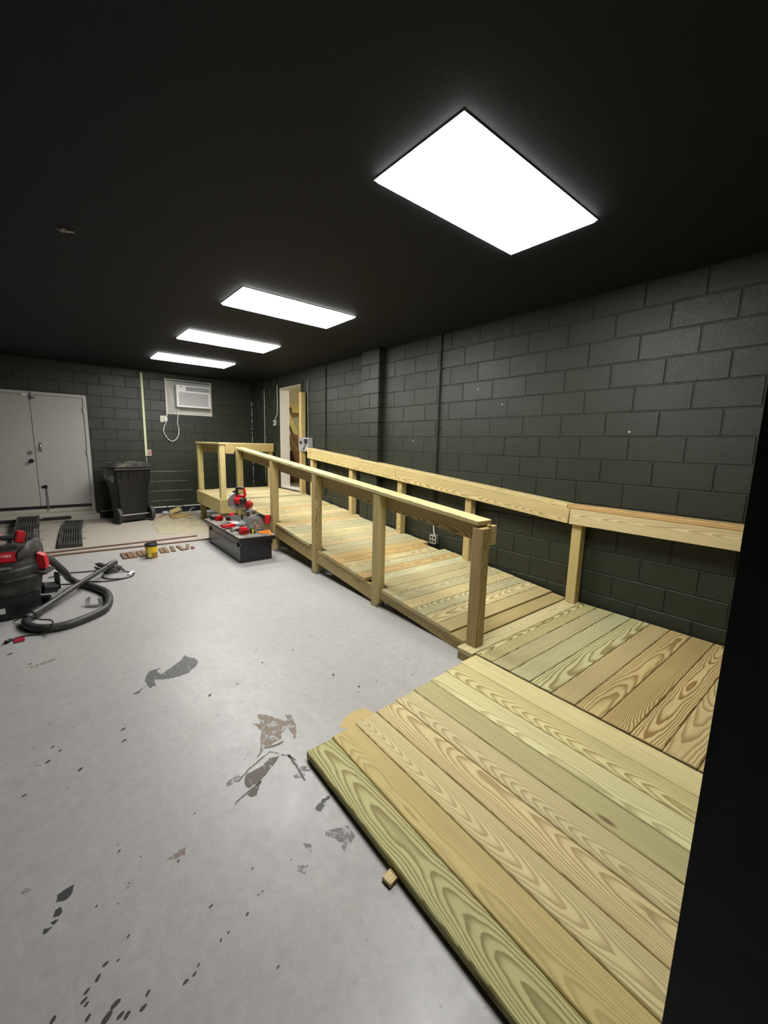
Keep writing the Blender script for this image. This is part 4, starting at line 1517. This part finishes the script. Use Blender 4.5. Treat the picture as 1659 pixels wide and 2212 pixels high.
def rel(pts, o=(-0.355, 4.72, 0)):
    return [(x - o[0], y - o[1], z - o[2]) for x, y, z in pts]
HOSE = plain('hose_black', (0.030, 0.030, 0.031), 0.48, var=0.15, scale=40, bump=0.2, dusty=0.12)
bm = B()
tube(bm, rel([(-0.10, 4.62, 0.45), (-0.035, 4.70, 0.42), (0.009, 4.78, 0.34), (0.07, 4.90, 0.22), (0.105, 5.06, 0.11), (0.165, 5.10, 0.045), (0.237, 4.99, 0.034), (0.317, 4.812, 0.034), (0.369, 4.626, 0.034), (0.368, 4.398, 0.034), (0.326, 4.204, 0.034), (0.24, 4.09, 0.034), (0.084, 3.985, 0.034), (-0.02, 3.965, 0.034), (-0.10, 3.995, 0.034), (-0.165, 4.06, 0.034), (-0.205, 4.16, 0.034), (-0.21, 4.27, 0.037), (-0.172, 4.34, 0.046)]), 0.032, 14, 7)
hz = obj('hose', bm, HOSE, VAC, True)
bm = B()
cyl(bm, *rel([(-0.178, 4.325, 0.047), (-0.120, 4.395, 0.054)]), 0.037, None, 16)
obj('hose_cuff', bm, HOSE, hz, True)
bm = B()
cyl(bm, *rel([(-0.126, 4.387, 0.054), (0.123, 4.785, 0.088)]), 0.028, 0.0265, 16)
cyl(bm, *rel([(0.115, 4.772, 0.088), (0.455, 5.305, 0.115)]), 0.025, 0.023, 16)
wd = obj('wand', bm, plain('wand_grey', (0.035, 0.035, 0.036), 0.38, var=0.12, dusty=0.1), VAC, True)
bm = B()
tube(bm, rel([(0.44, 5.285, 0.114), (0.50, 5.37, 0.122), (0.54, 5.41, 0.125)]), [0.030, 0.032, 0.030], 12, 4)
obj('nozzle_elbow', bm, MATS['wand_grey'], wd, True)
bm = B()
tube(bm, rel([(-0.294, 4.36, 0.012), (-0.262, 4.33, 0.03), (-0.215, 4.258, 0.072), (-0.167, 4.176, 0.074), (-0.118, 4.10, 0.072), (-0.063, 4.045, 0.074), (-0.045, 3.963, 0.074), (-0.063, 3.90, 0.050), (-0.123, 3.955, 0.010), (-0.192, 3.985, 0.006), (-0.259, 3.985, 0.006), (-0.297, 3.952, 0.008)]), 0.0055, 6, 5)
cd = obj('power_cord', bm, plain('cord_grey', (0.03, 0.03, 0.03), 0.5), VAC, True)
bm = B()
cyl(bm, *rel([(-0.294, 3.955, 0.012), (-0.322, 3.918, 0.012)]), 0.012, 0.014, 10)
cyl(bm, *rel([(-0.322, 3.918, 0.014), (-0.338, 3.899, 0.014)]), 0.003, None, 6)
obj('plug', bm, BLACK, cd)
bm = B()
box(bm, (0.107, -0.785, 0.006), (0.062, 0.085, 0.002), 0.05)
obj('warning_tag', bm, plain('tag_red', srgb(150, 26, 44), 0.5), cd, label='red tag on the power cord')

# floor nozzle tool and its black cord under the wand tip
t = thing('floor_sander', 'dark grey palm sander with a looped black cord under the wand tip', 'sander', (0.50, 5.46, 0))
SAND = plain('sander_grey', (0.045, 0.046, 0.050), 0.6, dusty=0.15)
bm = B()
loft(bm, [rrect(-0.055, 0.055, -0.06, 0.06, 0.002, 0.02), rrect(-0.06, 0.06, -0.065, 0.065, 0.03, 0.02), rrect(-0.045, 0.05, -0.05, 0.05, 0.07, 0.02), rrect(-0.03, 0.035, -0.03, 0.03, 0.092, 0.015)])
obj('body', bm, SAND, t, True)
bm = B()
tube(bm, [(0.03, 0.0, 0.06), (0.075, -0.03, 0.042), (0.115, -0.055, 0.022)], [0.04, 0.03, 0.012], 10, 4)
obj('tail', bm, SAND, t, True)
bm = B()
tube(bm, [(-0.04, 0.06, 0.05), (-0.075, 0.20, 0.045), (-0.115, 0.36, 0.03)], [0.02, 0.028, 0.012], 10, 5)
obj('dust_bag', bm, SAND, t, True)
bm = B()
tube(bm, [(0.10, -0.08, 0.02), (0.163, -0.15, 0.008), (0.191, -0.205, 0.008), (0.159, -0.307, 0.008), (0.077, -0.351, 0.008), (-0.027, -0.307, 0.008), (-0.084, -0.237, 0.008), (-0.103, -0.143, 0.008), (-0.08, -0.06, 0.008)], 0.006, 6, 5)
tube(bm, [(0.12, -0.345, 0.008), (0.0, -0.372, 0.008), (-0.136, -0.339, 0.008), (-0.234, -0.27, 0.008), (-0.354, -0.264, 0.008), (-0.47, -0.218, 0.008), (-0.56, -0.22, 0.008)], 0.006, 6, 5)
tube(bm, [(-0.13, 0.13, 0.008), (-0.268, 0.162, 0.008), (-0.373, 0.20, 0.008), (-0.45, 0.17, 0.008), (-0.56, 0.12, 0.008)], 0.006, 6, 5)
obj('cord', bm, BLACK, t, True)
bm = B()
tube(bm, [(0.13, -0.25, 0.010), (0.165, -0.20, 0.014), (0.188, -0.15, 0.010)], [0.012, 0.016, 0.012], 8, 4)
obj('cable_tie', bm, WHITE, t, True)

# galvanised bracket inside the hose loop
t = thing('metal_bracket', 'small bent galvanised steel post bracket inside the loop of the hose', 'bracket', (0.252, 4.40, 0), math.radians(-34))
bm = B()
b2(bm, -0.055, 0.055, -0.035, 0.035, 0.0005, 0.004)
pl = obj('plate', bm, GALV, t)
for s in (-1, 1):
    bm = B()
    box(bm, (s * 0.054, 0.0, 0.042), (0.003, 0.065, 0.08), Matrix.Rotation(-s * 0.12, 3, 'Y'))
    obj('flange', bm, GALV, t)
bm = B()
b2(bm, -0.055, 0.055, -0.037, -0.034, 0.001, 0.022)
obj('lip', bm, GALV, t)

# red drill lying on top of the vacuum
t = thing('impact_drill', 'red and black cordless drill lying on top of the vacuum', 'drill', (-0.395, 4.62, 0.578), math.radians(12))
bm = B()
tube(bm, [(-0.09, 0.02, 0.085), (-0.03, 0.02, 0.105), (0.03, 0.02, 0.11), (0.055, 0.02, 0.09)], [0.030, 0.040, 0.040, 0.028], 12, 5)
obj('motor_body', bm, RED2, t, True)
bm = B()
tube(bm, [(-0.07, 0.0, 0.06), (-0.03, -0.02, 0.035), (0.05, -0.02, 0.035), (0.09, -0.015, 0.04)], [0.022, 0.03, 0.03, 0.02], 10, 5)
obj('lower_body', bm, SAWD, t, True)
bm = B()
tube(bm, [(0.02, 0.01, 0.085), (0.08, 0.0, 0.078), (0.14, -0.005, 0.078)], 0.021, 10, 4)
obj('grip', bm, TBLK, t, True)
bm = B()
box(bm, (0.185, -0.005, 0.075), (0.06, 0.075, 0.10), Matrix.Rotation(0.25, 3, 'Y'))
bb = obj('battery', bm, RED2, t, bevel=0.008)
bm = B()
box(bm, (0.214, -0.007, 0.068), (0.010, 0.052, 0.07), Matrix.Rotation(0.25, 3, 'Y'))
obj('battery_cap', bm, MATS['battery_dark_red'], bb)
bm = B()
tube(bm, [(-0.04, -0.045, 0.055), (0.0, -0.05, 0.072), (0.06, -0.045, 0.066)], 0.008, 6, 4)
obj('red_trim', bm, RED2, t, True)

# ---------------------------------------------------------------- folding loading ramps by the door
RB = plain('ramp_black', (0.04, 0.04, 0.042), 0.5, 0.2, 0.25, dusty=0.25)
def loading_ramp(label, panels, w, x0, x1s):
    t = thing('loading_ramp', label, 'loading ramp', panels[0][0], 0, 'folding loading ramps before the door')
    o = Vector(panels[0][0])
    for (pa, pb) in panels:
        pa, pb = Vector(pa) - o, Vector(pb) - o
        d = pb - pa
        L = d.length
        Y = d.normalized()
        X = Vector((1, 0, 0))
        Z = X.cross(Y).normalized()
        X = Y.cross(Z)
        M = Matrix((X, Y, Z)).transposed().to_4x4()
        M.translation = pa
        bm = B()
        b2(bm, -w / 2, -w / 2 + 0.022, 0.004, L - 0.004, 0, 0.05)
        b2(bm, w / 2 - 0.022, w / 2, 0.004, L - 0.004, 0, 0.05)
        b2(bm, -w / 2 + 0.022, w / 2 - 0.022, 0.004, 0.05, 0, 0.05)
        b2(bm, -w / 2 + 0.022, w / 2 - 0.022, L - 0.05, L - 0.004, 0, 0.05)
        b2(bm, -w / 2 + 0.022, w / 2 - 0.022, L / 2 - 0.02, L / 2 + 0.02, 0, 0.022)
        fr = obj('frame', bm, RB, t)
        fr.matrix_local = M
        n = 8
        me = None
        for k in range(n):
            x = -w / 2 + 0.022 + (w - 0.044) * (k + 0.5) / n
            if me is None:
                bm = B()
                b2(bm, -0.0075, 0.0075, 0.05, L - 0.05, 0.026, 0.046)
                me = bpy.data.meshes.new('slat')
                bm.to_mesh(me)
                bm.free()
                me.materials.append(RB)
            s = mesh_obj('slat', me, None, fr)
            s.matrix_local = Matrix.Translation((x, 0, 0))
        for q in (0.35, 0.75):
            bm = B()
            tube(bm, [(w / 2, L * q - 0.03, 0.03), (w / 2 + 0.04, L * q - 0.03, 0.03), (w / 2 + 0.045, L * q, 0.03), (w / 2 + 0.04, L * q + 0.03, 0.03), (w / 2, L * q + 0.03, 0.03)], 0.005, 6, 3)
            h = obj('hook', bm, STEEL, fr, True)
    return t
loading_ramp('black slatted loading ramp lying flat on the floor, nearest the trash cart', [((0.195, 7.03, 0.002), (0.262, 8.30, 0.002)), ((0.266, 8.34, 0.002), (0.335, 9.02, 0.02))], 0.275, 0, 0)
loading_ramp('black slatted loading ramp propped on the door sill behind the vacuum', [((-0.275, 7.05, 0.002), (-0.28, 8.42, 0.085)), ((-0.28, 8.46, 0.088), (-0.275, 9.24, 0.114))], 0.29, 0, 0)

# ---------------------------------------------------------------- trim rods, small blocks, yellow jar
ROD = plain('rod_brown', srgb(122, 92, 76), 0.55, var=0.2)
for lb, a, b in (('long thin brown rod on the floor, the farther of two', (-0.35, 6.815, 0.013), (1.80, 6.845, 0.013)), ('long thin brown rod on the floor, the nearer of two', (-0.45, 6.63, 0.013), (1.90, 6.52, 0.013))):
    t = thing('trim_rod', lb, 'rod', (0, 6.7, 0), 0, 'long brown rods on the floor')
    bm = B()
    a, b = Vector(a) - Vector((0, 6.7, 0)), Vector(b) - Vector((0, 6.7, 0))
    tube(bm, [a, a.lerp(b, 0.33) + Vector((0, 0.006, 0)), a.lerp(b, 0.66) + Vector((0, -0.006, 0)), b], 0.012, 8, 4)
    obj('rod', bm, ROD, t, True)
spots = [(0.705, 6.28, 0.707, 5.97), (0.765, 6.285, 0.770, 5.97), (0.816, 6.285, 0.822, 5.975), (0.885, 6.29, 0.890, 5.98), (0.938, 6.30, 0.945, 5.985), (1.165, 6.29, 1.142, 6.02), (1.217, 6.32, 1.202, 6.02), (1.312, 6.325, 1.280, 6.03), (1.392, 6.31, 1.398, 6.03), (1.530, 6.33, 1.448, 6.045), (1.548, 6.155, 1.527, 6.05)]
wl = ['first small brown wood strip at the left end of the row on the floor', 'second small brown wood strip from the left end of the row', 'third small brown wood strip from the left end of the row', 'fourth small brown wood strip, pushed against the fifth beside the yellow jar', 'fifth small brown wood strip, partly behind the yellow jar',
      'small brown wood strip just right of the yellow jar', 'second small brown wood strip right of the yellow jar', 'third small brown wood strip right of the yellow jar', 'slanting small brown strip, left arm of the V at the right end', 'slanting small brown strip, right arm of the V at the right end', 'shortest reddish brown wood block at the right end of the row']
for k, (x0, y0, x1, y1) in enumerate(spots):
    a, b = Vector((x0, y0, 0.0095)), Vector((x1, y1, 0.0095))
    w = plank('wood_strip', (a + b) / 2, b - a, UP, (b - a).length, 0.046, 0.018, None, srgb(142, 116, 92) if k < 10 else srgb(132, 88, 74), 0.002)
    tag(w, wl[k], 'wood strip', 'small brown wood strips in a row')
t = thing('yellow_jar', 'clear jar of yellow and brown hardware with a black lid among the wood strips', 'jar', (0.985, 5.89, 0))
bm = B()
lathe(bm, [(0, 0.001), (0.066, 0.001), (0.070, 0.008), (0.070, 0.075), (0, 0.075)], seg=24)
obj('lower_fill', bm, plain('jar_brown', srgb(158, 112, 48), 0.35, var=0.35, scale=40), t, True)
bm = B()
lathe(bm, [(0, 0.0755), (0.070, 0.0755), (0.070, 0.145), (0.066, 0.155), (0, 0.155)], seg=24)
obj('upper_fill', bm, plain('jar_yellow', srgb(232, 192, 22), 0.35, var=0.2, scale=30), t, True)
bm = B()
lathe(bm, [(0, 0.156), (0.074, 0.156), (0.076, 0.162), (0.076, 0.182), (0.070, 0.188), (0, 0.188)], seg=24)
obj('lid', bm, TBLK, t, True)
bm = B()
tube(bm, [(-0.06, -0.02, 0.188), (-0.03, -0.02, 0.20), (0.03, 0.0, 0.21), (0.06, 0.02, 0.195)], 0.009, 6, 4)
obj('handle', bm, TBLK, t, True)
bm = B()
box(bm, (-0.030, -0.066, 0.085), (0.04, 0.006, 0.13), -0.42)
obj('paper_label', bm, plain('label_cream', srgb(214, 196, 84), 0.5, var=0.2, scale=60), t)

# ---------------------------------------------------------------- scraps by the far platform
t = plank('scrap_board', Vector((2.05, 8.83, 0.018)), (0.42, 0.30, 0), UP, 0.46, 0.17, 0.034, None, srgb(190, 168, 110))
tag(t, 'short treated scrap board lying flat among shavings near the far wall', 'scrap board')
t = plank('scrap_block', Vector((2.03, 9.18, 0.075)), (0.8, -0.4, 0.35), (0.1, 0.3, 1), 0.20, 0.12, 0.085, None, srgb(200, 184, 128))
tag(t, 'stubby cut-off timber block tilted on the scrap pile', 'scrap block')
t = plank('scrap_plate', Vector((2.02, 9.06, 0.02)), (1, 0.2, 0), UP, 0.30, 0.10, 0.02, None, srgb(170, 140, 100))
tag(t, 'thin wood plate under the tilted block on the scrap pile', 'scrap')
bm = B()
loft(bm, [rrect(-0.18, 0.18, -0.10, 0.10, 0.0, 0.03), rrect(-0.15, 0.17, -0.09, 0.09, 0.02, 0.03)])
o = obj('foam_sheet', bm, plain('foam_white', srgb(200, 198, 200), 0.6))
o.location = (2.62, 9.25, 0.002)
tag(o, 'white foam scrap on the floor under the far platform', 'foam scrap')
bm = B()
lathe(bm, [(0, 0.0), (0.05, 0.0), (0.07, 0.02), (0.06, 0.05), (0.03, 0.065), (0, 0.07)], seg=9)
for v in bm.verts:
    v.co += Vector((random.uniform(-1, 1), random.uniform(-1, 1), 0)) * 0.012
o = obj('plastic_wrap', bm, plain('wrap_grey', srgb(180, 182, 190), 0.25, var=0.3, scale=30))
o.location = (1.86, 9.30, 0.001)
tag(o, 'crumpled clear plastic wrapper near the trash cart wheel', 'wrapper')
bm = B()
tube(bm, [(2.30, 9.28, 0.008), (2.34, 9.32, 0.05), (2.39, 9.36, 0.085), (2.43, 9.36, 0.08)], 0.007, 6, 4)
tag(obj('cable_end', bm, WHITE, smooth=True), 'short bent white cable end standing up by the black base', 'cable')
for k, (x, y, L, r, lb) in enumerate([(1.70, 8.98, 0.10, 0.4, 'thin curled wood chip left of the scrap board'), (1.66, 8.80, 0.07, -0.3, 'small pale wood chip nearest the trash cart wheel'), (1.78, 9.12, 0.12, 0.2, 'brown wood splinter between the cart and the tilted block'), (2.24, 9.10, 0.13, -0.5, 'thin wood splinter right of the tilted block'), (2.12, 8.55, 0.14, 0.35, 'narrow splinter in front of the scrap board')]):
    c_ = plank('wood_chip', Vector((x, y, 0.0065)), (math.cos(r), math.sin(r), 0), UP, L, 0.025, 0.010, None, srgb(206, 180, 128) if k % 2 else srgb(160, 126, 96), 0.002)
    tag(c_, lb, 'wood chip', 'wood chips by the scrap board')
# uncountable sawdust and shavings
rs = random.Random(3)
bm = B()
for k in range(520):
    if k < 340:
        x = rs.gauss(1.98, 0.22); y = rs.gauss(8.45, 0.42)
    else:
        x = rs.gauss(1.75, 0.25); y = rs.gauss(7.9, 0.4)
    if not (1.66 < x < 2.14 and 7.3 < y < 8.5):
        continue
    a = rs.uniform(0, PI)
    L = rs.uniform(0.008, 0.035)
    w = rs.uniform(0.003, 0.008)
    box(bm, (x, y, 0.003 + rs.uniform(0, 0.003)), (L, w, 0.002), Matrix.Rotation(a, 3, 'Z') @ Matrix.Rotation(rs.uniform(-0.15, 0.15), 3, 'Y'))
o = obj('sawdust_shavings', bm, plain('shavings', srgb(206, 190, 146), 0.8, var=0.25))
tag(o, 'scattered sawdust and wood shavings on the floor before the platform', 'sawdust', kind='stuff')

# ---------------------------------------------------------------- marks on the floor: dried paint, glue and dirt
def mark(name, polys, mat, z=0.0006, ragged=0.004, label=None):
    bm = B()
    rr = random.Random(sum(map(ord, name)) + len(polys))
    for p in polys:
        pts = []
        n = len(p)
        for k in range(n):
            a, b = Vector((*p[k], 0)), Vector((*p[(k + 1) % n], 0))
            m = max(2, int((b - a).length / 0.012))
            for q in range(m):
                c = a.lerp(b, q / m)
                if ragged:
                    c += Vector((rr.uniform(-1, 1), rr.uniform(-1, 1), 0)) * ragged
                pts.append(bm.verts.new((c.x, c.y, z)))
        f = bm.faces.new(pts)
        if f.normal.z < 0:
            f.normal_flip()
    bmesh.ops.triangulate(bm, faces=bm.faces)
    o = obj(name, bm, mat, FLOOR)
    if label:
        o['label'] = label
    return o
def ell(x, y, a, b, rot, n=14):
    return [(x + a * math.cos(2 * PI * k / n) * math.cos(rot) - b * math.sin(2 * PI * k / n) * math.sin(rot), y + a * math.cos(2 * PI * k / n) * math.sin(rot) + b * math.sin(2 * PI * k / n) * math.cos(rot)) for k in range(n)]
def strokepoly(pts, w):
    P = [Vector((*p, 0)) for p in pts]
    L, R_ = [], []
    for i, p in enumerate(P):
        d = (P[min(i + 1, len(P) - 1)] - P[max(i - 1, 0)]).normalized()
        n = Vector((-d.y, d.x, 0)) * w * (0.6 if i in (0, len(P) - 1) else 1)
        L.append((p + n)[:2])
        R_.append((p - n)[:2])
    return L + R_[::-1]
S_DARK = stain_mat('smear_dark', srgb(84, 84, 84), 0.78, 0.5, (70.0, 9.0, 1.0), -0.9)
S_TAN = stain_mat('glue_tan', srgb(146, 130, 110), 0.62, 0.7, (26.0, 18.0, 1.0), 0.3)
S_BRN = stain_mat('glue_brown', srgb(74, 58, 46), 0.75, 0.5, (40.0, 12.0, 1.0), 0.5)
S_BLK = stain_mat('paint_black', srgb(58, 60, 60), 0.85, 0.5, (50.0, 30.0, 1.0), 0.4)
S_GRY = stain_mat('scuff_grey', srgb(122, 120, 118), 0.55, 0.6, (40.0, 30.0, 1.0), 0.4)
S_DST = stain_mat('sawdust_yellow', srgb(214, 190, 128), 0.75, 0.9, (170.0, 170.0, 1.0), 0.0)
mark('paint_smear', [[(0.381, 2.781), (0.406, 2.858), (0.44, 2.9), (0.465, 2.894), (0.498, 2.908), (0.461, 2.858), (0.481, 2.809), (0.544, 2.856), (0.621, 2.916), (0.662, 2.981), (0.677, 2.931), (0.7, 2.899), (0.714, 2.846), (0.687, 2.784), (0.621, 2.72), (0.576, 2.713), (0.53, 2.715), (0.493, 2.727), (0.456, 2.747), (0.437, 2.77), (0.424, 2.717), (0.423, 2.673), (0.409, 2.698), (0.395, 2.656), (0.386, 2.708)],
     [(0.301, 2.674), (0.323, 2.686), (0.374, 2.725), (0.376, 2.716), (0.334, 2.678), (0.334, 2.663), (0.317, 2.658)]], S_DARK, label='dark grey brushed paint smear')
mark('glue_stain', [[(0.806, 2.047), (0.854, 2.001), (0.875, 1.955), (0.897, 1.911), (0.92, 1.893), (0.928, 1.944), (0.956, 1.923), (0.935, 1.835), (0.91, 1.775), (0.879, 1.74), (0.893, 1.788), (0.886, 1.837), (0.849, 1.822), (0.825, 1.782), (0.795, 1.781), (0.766, 1.771), (0.732, 1.789), (0.729, 1.761), (0.68, 1.732), (0.67, 1.729), (0.707, 1.763), (0.74, 1.847), (0.776, 1.904), (0.755, 1.983), (0.79, 1.96)]], S_TAN, label='tan dried glue stain')
mark('adhesive_residue', [[(0.772, 1.682), (0.735, 1.653), (0.686, 1.622), (0.629, 1.589), (0.58, 1.587), (0.572, 1.603), (0.58, 1.64), (0.599, 1.67), (0.645, 1.668), (0.682, 1.673), (0.727, 1.695)], [(0.641, 1.592), (0.593, 1.532), (0.57, 1.533), (0.563, 1.556), (0.604, 1.578)],
     strokepoly([(0.774, 1.696), (0.745, 1.734), (0.703, 1.721), (0.619, 1.688), (0.581, 1.665), (0.552, 1.646)], 0.004), strokepoly([(0.637, 1.589), (0.586, 1.573), (0.545, 1.558), (0.51, 1.546), (0.503, 1.537)], 0.004),
     strokepoly([(0.779, 1.681), (0.806, 1.656), (0.805, 1.606), (0.802, 1.546), (0.794, 1.473)], 0.006), strokepoly([(0.801, 1.664), (0.811, 1.637), (0.818, 1.603)], 0.005), strokepoly([(0.73, 1.779), (0.761, 1.762), (0.80, 1.757), (0.828, 1.762)], 0.007)], S_BRN, 0.0009, 0.002, 'dark brown adhesive residue in strips')
mark('grey_scuff', [ell(0.54, 1.668, 0.035, 0.018, 0.3), ell(0.83, 1.531, 0.03, 0.018, -0.6), ell(0.787, 1.515, 0.025, 0.015, -0.6), [(0.737, 1.204), (0.777, 1.186), (0.823, 1.165), (0.815, 1.11), (0.747, 1.087), (0.755, 1.143), (0.729, 1.183)], [(0.642, 1.213), (0.666, 1.188), (0.655, 1.159), (0.638, 1.185)], [(0.587, 1.148), (0.621, 1.127), (0.59, 1.107), (0.573, 1.131)], [(-0.184, 1.637), (-0.167, 1.646), (-0.143, 1.636), (-0.155, 1.623)]], S_GRY)
mark('red_scuff', [[(0.224, 1.463), (0.276, 1.47), (0.297, 1.466), (0.282, 1.441), (0.245, 1.446)], strokepoly([(-0.18, 3.40), (-0.10, 3.42), (-0.04, 3.45)], 0.02)], stain_mat('scuff_reddish', srgb(150, 122, 112), 0.5, 0.6))
mark('paint_dab', [ell(0.776, 1.311, 0.020, 0.016, 0.4), ell(0.804, 1.328, 0.012, 0.010, 0.2), ell(0.827, 1.329, 0.011, 0.009, 0.2), ell(0.855, 1.336, 0.008, 0.006, 0.2),
     [(-0.087, 1.528), (-0.081, 1.551), (-0.06, 1.561), (-0.037, 1.559), (-0.04, 1.536), (-0.059, 1.52), (-0.07, 1.521)], [(-0.094, 1.48), (-0.092, 1.501), (-0.075, 1.504), (-0.071, 1.484), (-0.08, 1.475)], [(-0.101, 1.468), (-0.084, 1.466), (-0.086, 1.456), (-0.094, 1.457)], [(-0.121, 1.44), (-0.117, 1.457), (-0.097, 1.449), (-0.113, 1.439)]], S_BLK, 0.0008, 0.003, 'black dabs of paint')
sp = [(0.359, 1.599, 3), (0.304, 1.205, 4), (0.388, 1.11, 4), (0.323, 1.096, 3), (0.298, 1.09, 3), (0.081, 1.275, 3), (0.019, 1.237, 5), (-0.001, 1.213, 6), (0.049, 1.225, 3), (-0.028, 1.197, 5), (-0.035, 1.179, 5), (-0.03, 1.166, 4), (0.03, 1.118, 8), (0.227, 1.068, 3), (0.213, 1.054, 4), (0.189, 1.051, 5), (0.102, 1.09, 5), (0.086, 1.064, 6), (0.05, 1.073, 6), (0.037, 1.084, 6), (0.008, 1.100, 10), (-0.101, 1.182, 6), (-0.03, 1.131, 5), (0.405, 0.921, 3), (-0.18, 3.463, 8), (0.015, 2.159, 8), (0.208, 2.353, 9), (0.2, 2.253, 8), (1.056, 2.554, 7), (0.827, 2.404, 6), (0.655, 2.386, 9), (1.303, 2.59, 6), (1.543, 1.896, 4), (1.42, 1.919, 8), (1.775, 1.813, 4), (1.091, 2.748, 5), (-0.08, 2.414, 6), (-0.052, 2.36, 5), (-0.1, 2.306, 8), (-0.18, 2.129, 6), (-0.291, 3.715, 12), (0.015, 1.434, 3), (0.103, 1.438, 2), (0.07, 1.4, 2), (0.439, 1.142, 2), (0.454, 1.145, 2), (0.58, 1.183, 2), (0.457, 1.239, 3), (0.258, 1.43, 4), (0.098, 1.634, 2), (0.098, 1.603, 4), (0.155, 1.531, 2), (1.362, 2.129, 9)]
rs = random.Random(5)
for k in range(70):
    sp.append((rs.uniform(-0.3, 2.0), rs.uniform(1.1, 5.6), rs.uniform(1.5, 4)))
o = mark('paint_specks', [ell(x, y, 0.0016 * s + 0.001, 0.0008 * s + 0.0006, rs.uniform(0.2, 1.0), 8) for x, y, s in sp], stain_mat('speck_dark', srgb(56, 54, 54), 1.0, 0.6), 0.0005, 0.0008)
o['kind'] = 'stuff'
mark('sawdust_patch', [[(1.112, 1.677), (1.184, 1.724), (1.253, 1.739), (1.32, 1.723), (1.335, 1.66), (1.277, 1.62), (1.22, 1.62), (1.165, 1.63)]], S_DST, 0.0007, 0.006, 'yellow sawdust at the ramp edge')
mark('sawdust_dusting', [[(1.36, 7.35), (1.70, 7.15), (2.10, 7.10), (2.32, 7.35), (2.33, 8.9), (2.2, 9.2), (1.7, 9.1), (1.50, 8.6), (1.40, 8.0)]], stain_mat('sawdust_pale', srgb(196, 184, 148), 0.55, 0.9, (9.0, 14.0, 1.0), 0.2), 0.0006, 0.03, 'pale sawdust dusting')
